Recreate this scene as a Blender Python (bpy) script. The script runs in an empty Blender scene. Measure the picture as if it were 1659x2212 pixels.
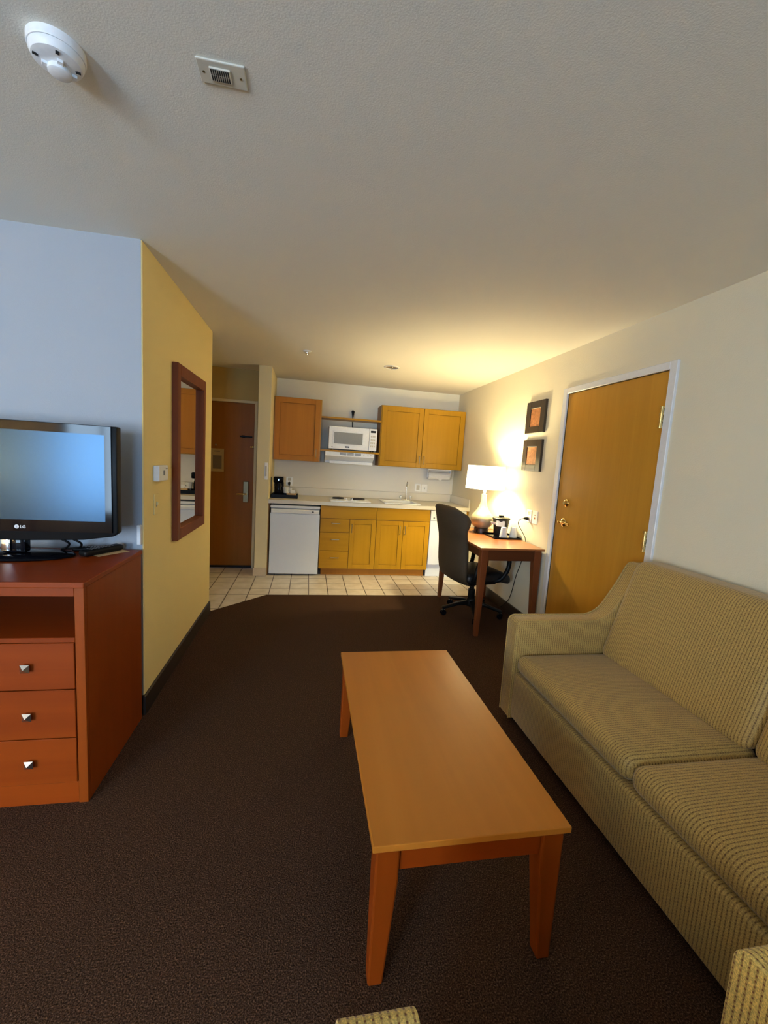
import bpy, bmesh, math, random
from mathutils import Vector, Matrix
random.seed(7)
sc = bpy.context.scene
C = bpy.data.collections.new('room'); sc.collection.children.link(C)
PI = math.pi

# ------------------------------------------------------------------ materials
def nt(name):
    m = bpy.data.materials.new(name); m.use_nodes = True
    t = m.node_tree; b = t.nodes['Principled BSDF']
    return m, t, b
def N(t, kind, **kw):
    n = t.nodes.new(kind)
    for k, v in kw.items(): setattr(n, k, v)
    return n
def ramp(t, stops):
    r = N(t, 'ShaderNodeValToRGB'); e = r.color_ramp.elements
    while len(e) < len(stops): e.new(0.5)
    for q, (p, c) in zip(e, stops): q.position = p; q.color = (*c, 1)
    return r
def bump(t, b, src, strength, dist):
    bp = N(t, 'ShaderNodeBump'); bp.inputs['Strength'].default_value = strength; bp.inputs['Distance'].default_value = dist
    t.links.new(src, bp.inputs['Height']); t.links.new(bp.outputs[0], b.inputs['Normal'])
def plain(name, col, rough=.5, metal=0, spec=.5, noise=0, nscale=60, bumpd=0, coat=0):
    m, t, b = nt(name)
    b.inputs['Base Color'].default_value = (*col, 1); b.inputs['Roughness'].default_value = rough
    b.inputs['Metallic'].default_value = metal; b.inputs['Specular IOR Level'].default_value = spec
    b.inputs['Coat Weight'].default_value = coat; b.inputs['Coat Roughness'].default_value = .08
    tc = N(t, 'ShaderNodeTexCoord'); nz = N(t, 'ShaderNodeTexNoise'); nz.inputs['Scale'].default_value = nscale
    nz.inputs['Detail'].default_value = 3
    t.links.new(tc.outputs['Object'], nz.inputs['Vector'])
    k = noise if noise else .03
    r = ramp(t, [(.3, tuple(c*(1-k) for c in col)), (.7, tuple(min(1, c*(1+k)) for c in col))])
    t.links.new(nz.outputs['Fac'], r.inputs['Fac']); t.links.new(r.outputs[0], b.inputs['Base Color'])
    if bumpd: bump(t, b, nz.outputs['Fac'], .6, bumpd)
    return m
def wood(name, c1, c2, axis='z', rough=.35, scale=1.0, coat=.15, contrast=1):
    m, t, b = nt(name)
    tc = N(t, 'ShaderNodeTexCoord'); mp = N(t, 'ShaderNodeMapping')
    s = [22*scale, 22*scale, 22*scale]; s['xyz'.index(axis)] = 1.1*scale
    mp.inputs['Scale'].default_value = s
    t.links.new(tc.outputs['Object'], mp.inputs['Vector'])
    n1 = N(t, 'ShaderNodeTexNoise'); n1.inputs['Scale'].default_value = 1; n1.inputs['Detail'].default_value = 5; n1.inputs['Distortion'].default_value = .8
    t.links.new(mp.outputs[0], n1.inputs['Vector'])
    mp2 = N(t, 'ShaderNodeMapping'); s2 = [3*scale]*3; s2['xyz'.index(axis)] = .5*scale; mp2.inputs['Scale'].default_value = s2
    t.links.new(tc.outputs['Object'], mp2.inputs['Vector'])
    n2 = N(t, 'ShaderNodeTexNoise'); n2.inputs['Scale'].default_value = 1; n2.inputs['Detail'].default_value = 2
    t.links.new(mp2.outputs[0], n2.inputs['Vector'])
    mx = N(t, 'ShaderNodeMath', operation='ADD'); mul = N(t, 'ShaderNodeMath', operation='MULTIPLY'); mul.inputs[1].default_value = .5
    mul2 = N(t, 'ShaderNodeMath', operation='MULTIPLY'); mul2.inputs[1].default_value = .5
    t.links.new(n1.outputs['Fac'], mul.inputs[0]); t.links.new(n2.outputs['Fac'], mul2.inputs[0])
    t.links.new(mul.outputs[0], mx.inputs[0]); t.links.new(mul2.outputs[0], mx.inputs[1])
    r = ramp(t, [(.5-.2/contrast, c1), (.5+.2/contrast, c2)])
    t.links.new(mx.outputs[0], r.inputs['Fac']); t.links.new(r.outputs[0], b.inputs['Base Color'])
    b.inputs['Roughness'].default_value = rough; b.inputs['Coat Weight'].default_value = coat; b.inputs['Coat Roughness'].default_value = .25; b.inputs['Specular IOR Level'].default_value = .18
    return m
def paint(name, col, scale=180, dist=.0015, rough=.75):
    m, t, b = nt(name)
    b.inputs['Base Color'].default_value = (*col, 1); b.inputs['Roughness'].default_value = rough; b.inputs['Specular IOR Level'].default_value = .25
    tc = N(t, 'ShaderNodeTexCoord'); nz = N(t, 'ShaderNodeTexNoise'); nz.inputs['Scale'].default_value = scale; nz.inputs['Detail'].default_value = 2
    t.links.new(tc.outputs['Object'], nz.inputs['Vector'])
    bump(t, b, nz.outputs['Fac'], .5, dist)
    return m
def carpet_mat():
    m, t, b = nt('dark_carpet')
    tc = N(t, 'ShaderNodeTexCoord'); nz = N(t, 'ShaderNodeTexNoise'); nz.inputs['Scale'].default_value = 230; nz.inputs['Detail'].default_value = 3
    n2 = N(t, 'ShaderNodeTexNoise'); n2.inputs['Scale'].default_value = 2.5
    t.links.new(tc.outputs['Object'], nz.inputs['Vector']); t.links.new(tc.outputs['Object'], n2.inputs['Vector'])
    r = ramp(t, [(.35, (.024, .0105, .005)), (.55, (.075, .036, .019)), (.75, (.20, .105, .060))])
    t.links.new(nz.outputs['Fac'], r.inputs['Fac'])
    t.links.new(r.outputs[0], b.inputs['Base Color'])
    b.inputs['Roughness'].default_value = .95; b.inputs['Specular IOR Level'].default_value = .1
    bump(t, b, nz.outputs['Fac'], .9, .006)
    return m
def tile_mat():
    m, t, b = nt('beige_floor_tile')
    tc = N(t, 'ShaderNodeTexCoord'); sp = N(t, 'ShaderNodeSeparateXYZ'); t.links.new(tc.outputs['Object'], sp.inputs[0])
    S = .2045
    def grid(out, off):
        a = N(t, 'ShaderNodeMath', operation='SUBTRACT'); a.inputs[1].default_value = off; t.links.new(out, a.inputs[0])
        d = N(t, 'ShaderNodeMath', operation='DIVIDE'); d.inputs[1].default_value = S; t.links.new(a.outputs[0], d.inputs[0])
        f = N(t, 'ShaderNodeMath', operation='PINGPONG'); f.inputs[1].default_value = .5; t.links.new(d.outputs[0], f.inputs[0])
        return f.outputs[0]
    gx = grid(sp.outputs['X'], -.352); gy = grid(sp.outputs['Y'], 4.385)
    mn = N(t, 'ShaderNodeMath', operation='MINIMUM'); t.links.new(gx, mn.inputs[0]); t.links.new(gy, mn.inputs[1])
    g = N(t, 'ShaderNodeMapRange'); g.inputs[1].default_value = .012; g.inputs[2].default_value = .028
    t.links.new(mn.outputs[0], g.inputs[0])
    nz = N(t, 'ShaderNodeTexNoise'); nz.inputs['Scale'].default_value = 9; nz.inputs['Detail'].default_value = 4
    t.links.new(tc.outputs['Object'], nz.inputs['Vector'])
    r = ramp(t, [(.3, (.64, .57, .47)), (.7, (.80, .74, .66))]); t.links.new(nz.outputs['Fac'], r.inputs['Fac'])
    mix = N(t, 'ShaderNodeMix', data_type='RGBA'); mix.inputs['A'].default_value = (.07, .045, .025, 1)
    t.links.new(g.outputs[0], mix.inputs['Factor']); t.links.new(r.outputs[0], mix.inputs['B'])
    t.links.new(mix.outputs['Result'], b.inputs['Base Color']); b.inputs['Roughness'].default_value = .38
    bump(t, b, g.outputs[0], .5, .002)
    return m
def fabric_mat(name, light, dark):
    m, t, b = nt(name)
    tc = N(t, 'ShaderNodeTexCoord'); sp = N(t, 'ShaderNodeSeparateXYZ'); t.links.new(tc.outputs['UV'], sp.inputs[0])
    P = .0125
    def pp(out, period, mag=.5):
        d = N(t, 'ShaderNodeMath', operation='DIVIDE'); d.inputs[1].default_value = period; t.links.new(out, d.inputs[0])
        f = N(t, 'ShaderNodeMath', operation='PINGPONG'); f.inputs[1].default_value = .5; t.links.new(d.outputs[0], f.inputs[0]); return f.outputs[0]
    u = pp(sp.outputs['X'], P); v = pp(sp.outputs['Y'], .011)
    line = N(t, 'ShaderNodeMapRange'); line.inputs[1].default_value = .10; line.inputs[2].default_value = .18; t.links.new(u, line.inputs[0])
    dot = N(t, 'ShaderNodeMapRange'); dot.inputs[1].default_value = .12; dot.inputs[2].default_value = .22; dot.inputs[3].default_value = 0; dot.inputs[4].default_value = .55; t.links.new(v, dot.inputs[0])
    mxm = N(t, 'ShaderNodeMath', operation='MAXIMUM'); t.links.new(line.outputs[0], mxm.inputs[0]); t.links.new(dot.outputs[0], mxm.inputs[1])
    nz = N(t, 'ShaderNodeTexNoise'); nz.inputs['Scale'].default_value = 330; nz.inputs['Detail'].default_value = 2; t.links.new(tc.outputs['Object'], nz.inputs['Vector'])
    r = ramp(t, [(.32, tuple(c*.62 for c in light)), (.5, light), (.68, tuple(min(1, c*1.35) for c in light))]); t.links.new(nz.outputs['Fac'], r.inputs['Fac'])
    mix = N(t, 'ShaderNodeMix', data_type='RGBA'); mix.inputs['A'].default_value = (*dark, 1)
    t.links.new(mxm.outputs[0], mix.inputs['Factor']); t.links.new(r.outputs[0], mix.inputs['B'])
    t.links.new(mix.outputs['Result'], b.inputs['Base Color'])
    b.inputs['Roughness'].default_value = .6; b.inputs['Specular IOR Level'].default_value = .3
    b.inputs['Sheen Weight'].default_value = .25; b.inputs['Sheen Roughness'].default_value = .4
    bump(t, b, mxm.outputs[0], .5, .0012)
    return m
def emis(name, col, s, base=(.8, .75, .6)):
    m, t, b = nt(name)
    b.inputs['Base Color'].default_value = (*base, 1); b.inputs['Roughness'].default_value = .9
    b.inputs['Emission Color'].default_value = (*col, 1); b.inputs['Emission Strength'].default_value = s
    return m

WALL   = paint('warm_beige_paint', (.73, .665, .50))
WALLF  = paint('daylight_tinted_beige_paint', (.36, .385, .42))  # beige wall; the bluish daylight on it is put into the paint colour
WALLK  = paint('kitchen_lit_beige_paint', (.82, .775, .64))  # same beige made brighter, standing in for light that reaches the kitchenette
YEL    = paint('yellow_beige_paint', (.88, .71, .32))
WALLD  = paint('entry_shaded_paint', (.58, .42, .15))  # same wall paint with the hallway's warm shade put into the colour
WALLE  = paint('olive_beige_paint', (.80, .69, .42))
CEIL   = paint('ceiling_texture_paint', (.77, .735, .65), 240, .0012, .85)
TRIMW  = plain('white_trim_paint', (.70, .70, .70), .4)
CARPET = carpet_mat()
TILE   = tile_mat()
BASEB  = plain('dark_brown_vinyl_base', (.028, .017, .011), .45)
TBASE  = plain('beige_tile_base', (.62, .50, .34), .4)
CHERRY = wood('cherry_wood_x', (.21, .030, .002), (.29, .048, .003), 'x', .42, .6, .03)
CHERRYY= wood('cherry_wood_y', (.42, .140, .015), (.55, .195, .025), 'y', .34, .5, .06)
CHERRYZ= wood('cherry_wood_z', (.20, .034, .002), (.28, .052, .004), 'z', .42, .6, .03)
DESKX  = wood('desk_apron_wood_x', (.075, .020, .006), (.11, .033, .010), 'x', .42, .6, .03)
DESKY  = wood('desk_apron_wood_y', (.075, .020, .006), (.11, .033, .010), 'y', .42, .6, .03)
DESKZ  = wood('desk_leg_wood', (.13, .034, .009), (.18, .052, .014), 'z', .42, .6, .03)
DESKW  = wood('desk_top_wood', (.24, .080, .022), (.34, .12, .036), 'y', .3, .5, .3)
MAPLE  = wood('maple_wood_z', (.42, .205, .007), (.52, .262, .012), 'z', .38, 1.0, .2)
MAPLEX = wood('maple_wood_x', (.42, .205, .007), (.52, .262, .012), 'x', .38, 1.0, .2)
MAPLED = wood('reddish_maple_wood', (.43, .17, .020), (.52, .215, .030), 'z', .5, 1.0, 0)
MAPSIDE= wood('brown_cabinet_side', (.26, .13, .05), (.34, .17, .065), 'z', .5, 1.0, .05)
DOORW  = wood('door_veneer', (.44, .20, .018), (.55, .265, .028), 'z', .38, .8, .15)
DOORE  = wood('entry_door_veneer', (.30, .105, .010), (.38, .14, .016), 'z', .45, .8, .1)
MIRF   = wood('mahogany_frame_wood', (.15, .036, .010), (.23, .062, .018), 'z', .5, .8, .0)
FAB    = fabric_mat('woven_sofa_fabric', (.43, .282, .085), (.145, .075, .023))
FABN   = fabric_mat('woven_chair_fabric', (.70, .52, .16), (.20, .08, .03))
BLK    = plain('black_plastic', (.005, .005, .005), .45, 0, .18)
BLKG   = plain('black_gloss', (.004, .004, .006), .07, 0, .14, coat=.0)
SCREEN = plain('tv_screen', (.010, .011, .013), .24, 0, .55)
SCREEN.node_tree.nodes['Principled BSDF'].inputs['Specular Tint'].default_value = (.34, .64, 1, 1)
BLKM   = plain('black_mesh_fabric', (.052, .034, .016), .7, 0, .4, .3, 400, .001)
BLKL   = plain('black_vinyl', (.014, .012, .011), .45, 0, .5, .2, 120, .001)
WHITE  = plain('white_appliance', (.88, .89, .90), .35)
WHITEB = plain('daylight_tinted_white', (.74, .80, .92), .45, 0, .5, .03, 200, .0006)  # white appliance fronts with the daylight's blue cast put into the colour
LAM    = plain('cream_laminate', (.74, .69, .59), .4, 0, .5, .05, 300)
LAMB   = plain('backsplash_laminate', (.79, .75, .66), .5, 0, .4, .03, 300)
GREY   = plain('grey_glass', (.30, .30, .28), .25)
GRILL  = plain('grey_grille', (.22, .22, .23), .5)
DARK   = plain('dark_gap', (.01, .008, .007), .7)
CHROME = plain('chrome', (.75, .75, .75), .12, 1)
NICK   = plain('brushed_nickel', (.55, .53, .48), .3, 1)
BRASS  = plain('polished_brass', (.80, .60, .25), .15, 1)
BRONZE = plain('aged_brass', (.30, .24, .13), .35, 1)
LBODY  = plain('champagne_metal', (.44, .37, .25), .45, .45)
LBASE  = plain('dark_lamp_base', (.06, .035, .022), .35)
ALMOND = plain('almond_plastic', (.62, .58, .48), .45)
PLATEW = plain('white_plate_plastic', (.93, .93, .91), .35)
PAPER  = plain('white_paper', (.82, .80, .75), .8)
TAN    = plain('tan_paper', (.62, .42, .20), .8)
COPPER = plain('copper_relief', (.34, .135, .05), .55, .2, .5, .28, 45, .003)
FRM    = plain('dark_picture_frame', (.035, .024, .016), .3)
SILV   = plain('silver_edge', (.80, .76, .68), .25, .8)
GLASSC = plain('clear_acrylic', (.72, .70, .62), .12, .3)
SMOKE  = plain('smoke_detector_white', (.80, .80, .80), .45)
NOTE   = plain('notice_card', (.50, .36, .16), .6)
NOTEG  = plain('notice_print', (.20, .15, .09), .6)
BURN   = plain('burner_coil', (.03, .025, .022), .5)
def mirror_mat():
    m, t, b = nt('mirror_glass')
    b.inputs['Base Color'].default_value = (.88, .88, .84, 1); b.inputs['Metallic'].default_value = 1; b.inputs['Roughness'].default_value = .01
    return m
MIRG = mirror_mat()
def cup_mat():
    m, t, b = nt('frosted_cup')
    b.inputs['Base Color'].default_value = (.75, .78, .85, 1); b.inputs['Roughness'].default_value = .3
    b.inputs['Transmission Weight'].default_value = .35; b.inputs['IOR'].default_value = 1.2
    return m
CUP = cup_mat()

# ------------------------------------------------------------------ helpers
def nb(): return bmesh.new()
def box(bm, x0, x1, y0, y1, z0, z1, bev=0, seg=2):
    t = bmesh.new()
    bmesh.ops.create_cube(t, size=1)
    for v in t.verts:
        v.co = Vector((x0+(v.co.x+.5)*(x1-x0), y0+(v.co.y+.5)*(y1-y0), z0+(v.co.z+.5)*(z1-z0)))
    if bev: bmesh.ops.bevel(t, geom=t.edges[:], offset=bev, segments=seg, profile=.5, affect='EDGES')
    join(bm, t); return bm
def join(bm, t, mat=None):
    if mat is not None: t.transform(mat)
    me = bpy.data.meshes.new('tmp'); t.to_mesh(me); t.free(); bm.from_mesh(me); bpy.data.meshes.remove(me)
def prism(bm, pts, axis, a0, a1, bev=0, seg=2):
    """polygon pts (2D) extruded along axis; pts order: for 'y' (x,z); for 'x' (y,z); for 'z' (x,y)"""
    t = bmesh.new()
    def P(p, a): return {'y': (p[0], a, p[1]), 'x': (a, p[0], p[1]), 'z': (p[0], p[1], a)}[axis]
    A = [t.verts.new(P(p, a0)) for p in pts]; B = [t.verts.new(P(p, a1)) for p in pts]
    n = len(pts)
    t.faces.new(A); t.faces.new(B[::-1])
    for i in range(n): t.faces.new([A[i], B[i], B[(i+1) % n], A[(i+1) % n]][::-1])
    bmesh.ops.recalc_face_normals(t, faces=t.faces[:])
    if bev: bmesh.ops.bevel(t, geom=t.edges[:], offset=bev, segments=seg, profile=.5, affect='EDGES', clamp_overlap=True)
    join(bm, t); return bm
def tube(bm, pts, r, seg=10, cap=True):
    pts = [Vector(p) for p in pts]; rings = []; n = len(pts)
    rr = r if isinstance(r, (list, tuple)) else [r]*n
    up = None
    t = bmesh.new()
    for i, p in enumerate(pts):
        d = (pts[min(i+1, n-1)]-pts[max(i-1, 0)]).normalized()
        if up is None: up = d.orthogonal().normalized()
        up = (up-d*up.dot(d)).normalized(); s = d.cross(up)
        rings.append([t.verts.new(p+(up*math.cos(2*PI*k/seg)+s*math.sin(2*PI*k/seg))*rr[i]) for k in range(seg)])
    for a, b in zip(rings, rings[1:]):
        for k in range(seg): t.faces.new([a[k], a[(k+1) % seg], b[(k+1) % seg], b[k]])
    if cap: t.faces.new(rings[0][::-1]); t.faces.new(rings[-1])
    bmesh.ops.recalc_face_normals(t, faces=t.faces[:])
    join(bm, t); return bm
def smooth_path(pts, k=6):
    pts = [Vector(p) for p in pts]; out = []
    for i in range(len(pts)-1):
        p0 = pts[max(i-1, 0)]; p1 = pts[i]; p2 = pts[i+1]; p3 = pts[min(i+2, len(pts)-1)]
        for j in range(k):
            t = j/k
            out.append(.5*((2*p1)+(-p0+p2)*t+(2*p0-5*p1+4*p2-p3)*t*t+(-p0+3*p1-3*p2+p3)*t**3))
    out.append(pts[-1]); return out
def lathe(bm, prof, c=(0, 0, 0), seg=40, mat=None, caps=True):
    """prof: list of (r,z)"""
    t = bmesh.new(); rings = []
    for r, z in prof:
        if r < 1e-5: rings.append([t.verts.new((0, 0, z))])
        else: rings.append([t.verts.new((r*math.cos(2*PI*k/seg), r*math.sin(2*PI*k/seg), z)) for k in range(seg)])
    for a, b in zip(rings, rings[1:]):
        for k in range(seg):
            k2 = (k+1) % seg
            if len(a) == 1 and len(b) == 1: continue
            if len(a) == 1: t.faces.new([a[0], b[k2], b[k]])
            elif len(b) == 1: t.faces.new([a[k], a[k2], b[0]])
            else: t.faces.new([a[k], a[k2], b[k2], b[k]])
    if caps:
        if len(rings[0]) > 1: t.faces.new(rings[0][::-1])
        if len(rings[-1]) > 1: t.faces.new(rings[-1])
    bmesh.ops.recalc_face_normals(t, faces=t.faces[:])
    if mat is not None: t.transform(mat)
    t.transform(Matrix.Translation(c)); join(bm, t); return bm
def soft(bm, x0, x1, y0, y1, z0, z1, e=.22, puff=(0, 0, 0), n=14, r=None):
    """rounded cushion: subdivided box with rounded corners radius r and crowned faces"""
    t = bmesh.new()
    bmesh.ops.create_cube(t, size=2)
    bmesh.ops.subdivide_edges(t, edges=t.edges[:], cuts=n, use_grid_fill=True)
    hx, hy, hz = (x1-x0)/2, (y1-y0)/2, (z1-z0)/2
    r = r if r else min(hx, hy, hz)*.6
    cx, cy, cz = (x0+x1)/2, (y0+y1)/2, (z0+z1)/2
    def warp(a):  # pull grid lines towards the borders so that rounding is well resolved
        return math.copysign(abs(a)**.62, a)
    for v in t.verts:
        a, b, c = [warp(q) for q in v.co]
        p = Vector((a*hx, b*hy, c*hz))
        q = Vector((max(-hx+r, min(hx-r, p.x)), max(-hy+r, min(hy-r, p.y)), max(-hz+r, min(hz-r, p.z))))
        d = p-q
        if d.length > 1e-9: p = q+d.normalized()*min(r, d.length if d.length < r else r)
        w = (1-a*a)*(1-b*b), (1-b*b)*(1-c*c), (1-a*a)*(1-c*c)
        if abs(c) > .99: p.z += math.copysign(puff[2]*w[0], c)
        if abs(a) > .99: p.x += math.copysign(puff[0]*w[1], a)
        if abs(b) > .99: p.y += math.copysign(puff[1]*w[2], b)
        v.co = p+Vector((cx, cy, cz))
    join(bm, t); return bm
def uvmap(bm):
    uv = bm.loops.layers.uv.verify()
    for f in bm.faces:
        n = f.normal; ax, ay, az = abs(n.x), abs(n.y), abs(n.z)
        for l in f.loops:
            c = l.vert.co
            if ay > ax*1.6 and ay > az*1.6: l[uv].uv = (c.x, c.z)
            elif ax > az: l[uv].uv = (c.y, c.z)
            else: l[uv].uv = (c.y, c.x)
def obj(name, bm, mat, parent=None, smooth=None, uv=False, label=None):
    bm.normal_update()
    if uv: uvmap(bm)
    me = bpy.data.meshes.new(name)
    off = Vector((0, 0, 0))
    if parent is not None:
        q = parent
        while q is not None: off += q.location; q = q.parent
    else:
        xs = [v.co for v in bm.verts]
        off = Vector(((min(v.x for v in xs)+max(v.x for v in xs))/2, (min(v.y for v in xs)+max(v.y for v in xs))/2, min(v.z for v in xs)))
        if name.split('.')[0] in WORLDORG or name.startswith(('wall_', 'floor', 'ceiling')): off = Vector((0, 0, 0))
    for v in bm.verts: v.co -= off
    bm.to_mesh(me); bm.free()
    o = bpy.data.objects.new(name, me); C.objects.link(o)
    if parent is not None: o.parent = parent
    else: o.location = off
    me.materials.append(mat)
    if smooth is not None:
        for p in me.polygons: p.use_smooth = True
        try: me.set_sharp_from_angle(angle=math.radians(smooth))
        except Exception: pass
    if label: o['label'] = label
    return o
WORLDORG = set()
def thing(name, label, cat, loc=(0, 0, 0), group=None):
    o = bpy.data.objects.new(name, None); C.objects.link(o); o.location = loc; o.empty_display_size = .1
    o['label'] = label; o['category'] = cat
    if group: o['group'] = group
    return o
def tag(o, label, cat, group=None):
    o['label'] = label; o['category'] = cat
    if group: o['group'] = group
    return o
def struct(name, bm, m, label=None, parent=None, cat=None, smooth=None):
    o = obj(name, bm, m, parent, smooth)
    if parent is None:
        o['kind'] = 'structure'; o['category'] = cat or name.split('_')[0]
        o['label'] = label
    return o
def rotmat(axis, deg): return Matrix.Rotation(math.radians(deg), 4, axis)

# ------------------------------------------------------------------ dimensions (metres)
CH = 2.41; WX = 2.03; LX = -.82; TY = 2.34; EY = 3.87; BY = 5.80; DY = 5.42; CY = 5.07
BK = -2.7; FL = -4.3; HX = -2.0

# ------------------------------------------------------------------ setting
b = prism(nb(), [(FL, BK), (WX, BK), (WX, 4.372), (-.372, 4.372), (LX, 3.90), (LX, TY), (FL, TY)], 'z', -.05, 0)
struct('floor', b, CARPET, 'dark brown carpet covering the living area floor')
b = prism(nb(), [(-.372, 4.372), (WX, 4.372), (WX, BY), (HX, BY), (HX, EY-.1), (LX, EY-.1), (LX, 3.90)], 'z', -.05, -.003)
struct('floor.001', b, TILE, 'beige ceramic tile floor in front of the kitchenette and entry door', cat='floor')
struct('ceiling', box(nb(), FL-.1, WX+.1, BK-.1, BY+.1, CH, CH+.1), CEIL, 'textured beige ceiling over the whole room')
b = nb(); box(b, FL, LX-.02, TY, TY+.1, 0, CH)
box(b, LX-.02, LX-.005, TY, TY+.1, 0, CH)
struct('wall_front', b, WALLF, 'beige wall behind the television, blue of the daylight put into its colour')
b = nb(); box(b, LX-.1, LX, TY+.001, EY, 0, CH, .004, 1); 
struct('wall_left', b, YEL, 'yellow wall that carries the mirror and thermostat')
struct('wall_hall', box(nb(), HX, LX-.1, EY-.1, EY, 0, CH), YEL, 'hallway side wall behind the mirror wall')
struct('wall_hall_end', box(nb(), HX-.1, HX, EY-.1, DY, 0, CH), YEL, 'end wall of the entry hallway')
DX0, DX1 = -1.57, -.655
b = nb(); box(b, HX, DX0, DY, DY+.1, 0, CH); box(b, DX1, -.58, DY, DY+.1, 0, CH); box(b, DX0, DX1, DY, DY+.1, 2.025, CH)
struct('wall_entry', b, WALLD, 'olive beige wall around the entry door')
struct('wall_kitchen_side', box(nb(), -.58, -.44, CY, DY+.4, 0, CH, .003, 1), WALLE, 'narrow wall end between entry and kitchenette')
struct('wall_back', box(nb(), -.45, WX, BY, BY+.1, 0, CH), WALLK, 'back wall of the kitchenette')
D0, D1, DZ = 2.205, 3.195, 2.062
b = nb(); box(b, WX, WX+.12, BK, D0, 0, CH); box(b, WX, WX+.12, D1, BY+.1, 0, CH); box(b, WX, WX+.12, D0, D1, DZ, CH)
struct('wall_right', b, WALL, 'long beige wall on the right with the connecting door')
struct('wall_far_left', box(nb(), FL-.1, FL, BK, TY+.1, 0, CH), WALL, 'side wall of the sleeping area')
# window wall behind
W1 = (-.75, .05, .75, 2.10); W2 = (-3.15, -2.2, .40, 2.10)
b = nb()
xs = [FL-.1, W2[0], W2[1], W1[0], W1[1], WX+.12]
box(b, xs[0], xs[1], BK-.12, BK, 0, CH); box(b, xs[2], xs[3], BK-.12, BK, 0, CH); box(b, xs[4], xs[5], BK-.12, BK, 0, CH)
for w in (W1, W2): box(b, w[0], w[1], BK-.12, BK, 0, w[2]); box(b, w[0], w[1], BK-.12, BK, w[3], CH)
struct('wall_window', b, WALL, 'wall with the daylight windows opposite the kitchenette')
for i, w in enumerate((W1, W2)):
    b = nb(); f = .04
    box(b, w[0], w[0]+f, BK-.09, BK-.03, w[2], w[3]); box(b, w[1]-f, w[1], BK-.09, BK-.03, w[2], w[3])
    box(b, w[0]+f, w[1]-f, BK-.09, BK-.03, w[2], w[2]+f); box(b, w[0]+f, w[1]-f, BK-.09, BK-.03, w[3]-f, w[3])
    box(b, (w[0]+w[1])/2-.015, (w[0]+w[1])/2+.015, BK-.08, BK-.04, w[2]+f, w[3]-f)
    struct('window_%d' % (i+1), b, TRIMW, ['white framed window behind the armchair', 'white framed window beside the sleeping area'][i])
# baseboards
b = prism(nb(), [(LX, 0), (LX+.012, 0), (LX+.01, .10), (LX+.004, .108), (LX, .108)], 'y', TY-.012, EY)
struct('baseboard_left', b, BASEB, 'dark brown baseboard under the mirror wall')
struct('baseboard_front', box(nb(), FL, LX, TY-.012, TY, 0, .108), BASEB, 'dark brown baseboard behind the dresser')
b = nb(); box(b, WX-.012, WX, D1+.065, 4.37, 0, .108, .003, 1); struct('baseboard_right', b, BASEB, 'dark brown baseboard under the desk wall')
b = nb(); box(b, WX-.012, WX, BK, D0-.065, 0, .108, .003, 1); struct('baseboard_right.001', b, BASEB, 'dark brown baseboard behind the sofa', cat='baseboard')
b = nb(); box(b, WX-.012, WX, 4.37, 5.10, 0, .108); struct('baseboard_right.002', b, TBASE, 'beige tile baseboard by the counter end', cat='baseboard')
b = nb(); box(b, -.592, -.44, CY-.012, CY, 0, .10); box(b, -.592, -.58, CY, DY, 0, .10); struct('baseboard_entry', b, TBASE, 'beige tile base around the narrow wall end')
# ---- doors
def lever_set(parent, y, z, m=BRASS):
    b = nb(); lathe(b, [(0, -.002), (.036, 0), (.036, .006), (.028, .014), (.014, .018), (.014, .042), (0, .044)], (0, 0, 0), 28, rotmat('Y', -90))
    b.transform(Matrix.Translation((WX+.002, y, z)))
    h = obj('door_handle', b, m, parent, 40)
    b = nb(); tube(b, smooth_path([(WX-.03, y, z), (WX-.036, y-.03, z+.004), (WX-.036, y-.07, z+.002), (WX-.032, y-.115, z-.004)]), [.011]*6+[.010]*6+[.008]*7, 12)
    obj('lever', b, m, h, 40)
    b = nb(); lathe(b, [(0, 0), (.011, 0), (.011, .012), (.0, .016)], (0, 0, 0), 20, rotmat('Y', -90)); b.transform(Matrix.Translation((WX-.036, y, z)))
    obj('lock_button', b, m, h, 40)
b = box(nb(), WX+.004, WX+.048, D0+.002, D1-.002, .008, DZ-.002, .001, 1)
d1 = struct('door_1', b, DOORW, 'flush maple connecting door with brass lever on the right wall')
lever_set(d1, 3.075, 1.04)
b = nb(); lathe(b, [(0, 0), (.031, 0), (.031, .008), (.024, .016), (.017, .018), (.015, .026), (0, .027)], (0, 0, 0), 28, rotmat('Y', -90)); b.transform(Matrix.Translation((WX+.004, 3.065, 1.197)))
db = obj('deadbolt', b, BRASS, d1, 40)
b = box(nb(), WX-.022, WX-.008, 3.06, 3.07, 1.182, 1.212, .003, 2); obj('thumb_turn', b, BRASS, db)
for z in (1.79, 1.055, .25):
    b = nb(); hx_, hy_ = WX-.024, D0+.006
    tube(b, [(hx_, hy_, z-.056), (hx_, hy_, z+.056)], .0095, 14)
    for k in (-.058, -.020, .020, .058): tube(b, [(hx_, hy_, z+k-.005), (hx_, hy_, z+k+.005)], .012, 14)
    box(b, hx_, WX+.0035, hy_-.001, hy_+.001, z-.052, z+.052); box(b, WX-.0005, WX+.0035, hy_, hy_+.032, z-.052, z+.052)
    obj('hinge', b, BRASS, d1, 40)
b = nb()
T = .052
for (y0, y1, z0, z1) in ((D0-T, D0, 0, DZ+.045), (D1, D1+T, 0, DZ+.045), (D0, D1, DZ, DZ+.045)):
    box(b, WX-.016, WX+.12, y0, y1, z0, z1, .003, 1)
struct('trim_1', b, TRIMW, 'white painted frame around the connecting door')
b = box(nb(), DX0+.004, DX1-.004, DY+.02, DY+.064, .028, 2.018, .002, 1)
d2 = struct('door_2', b, DOORE, 'dark veneer entry door at the end of the hallway')
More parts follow.
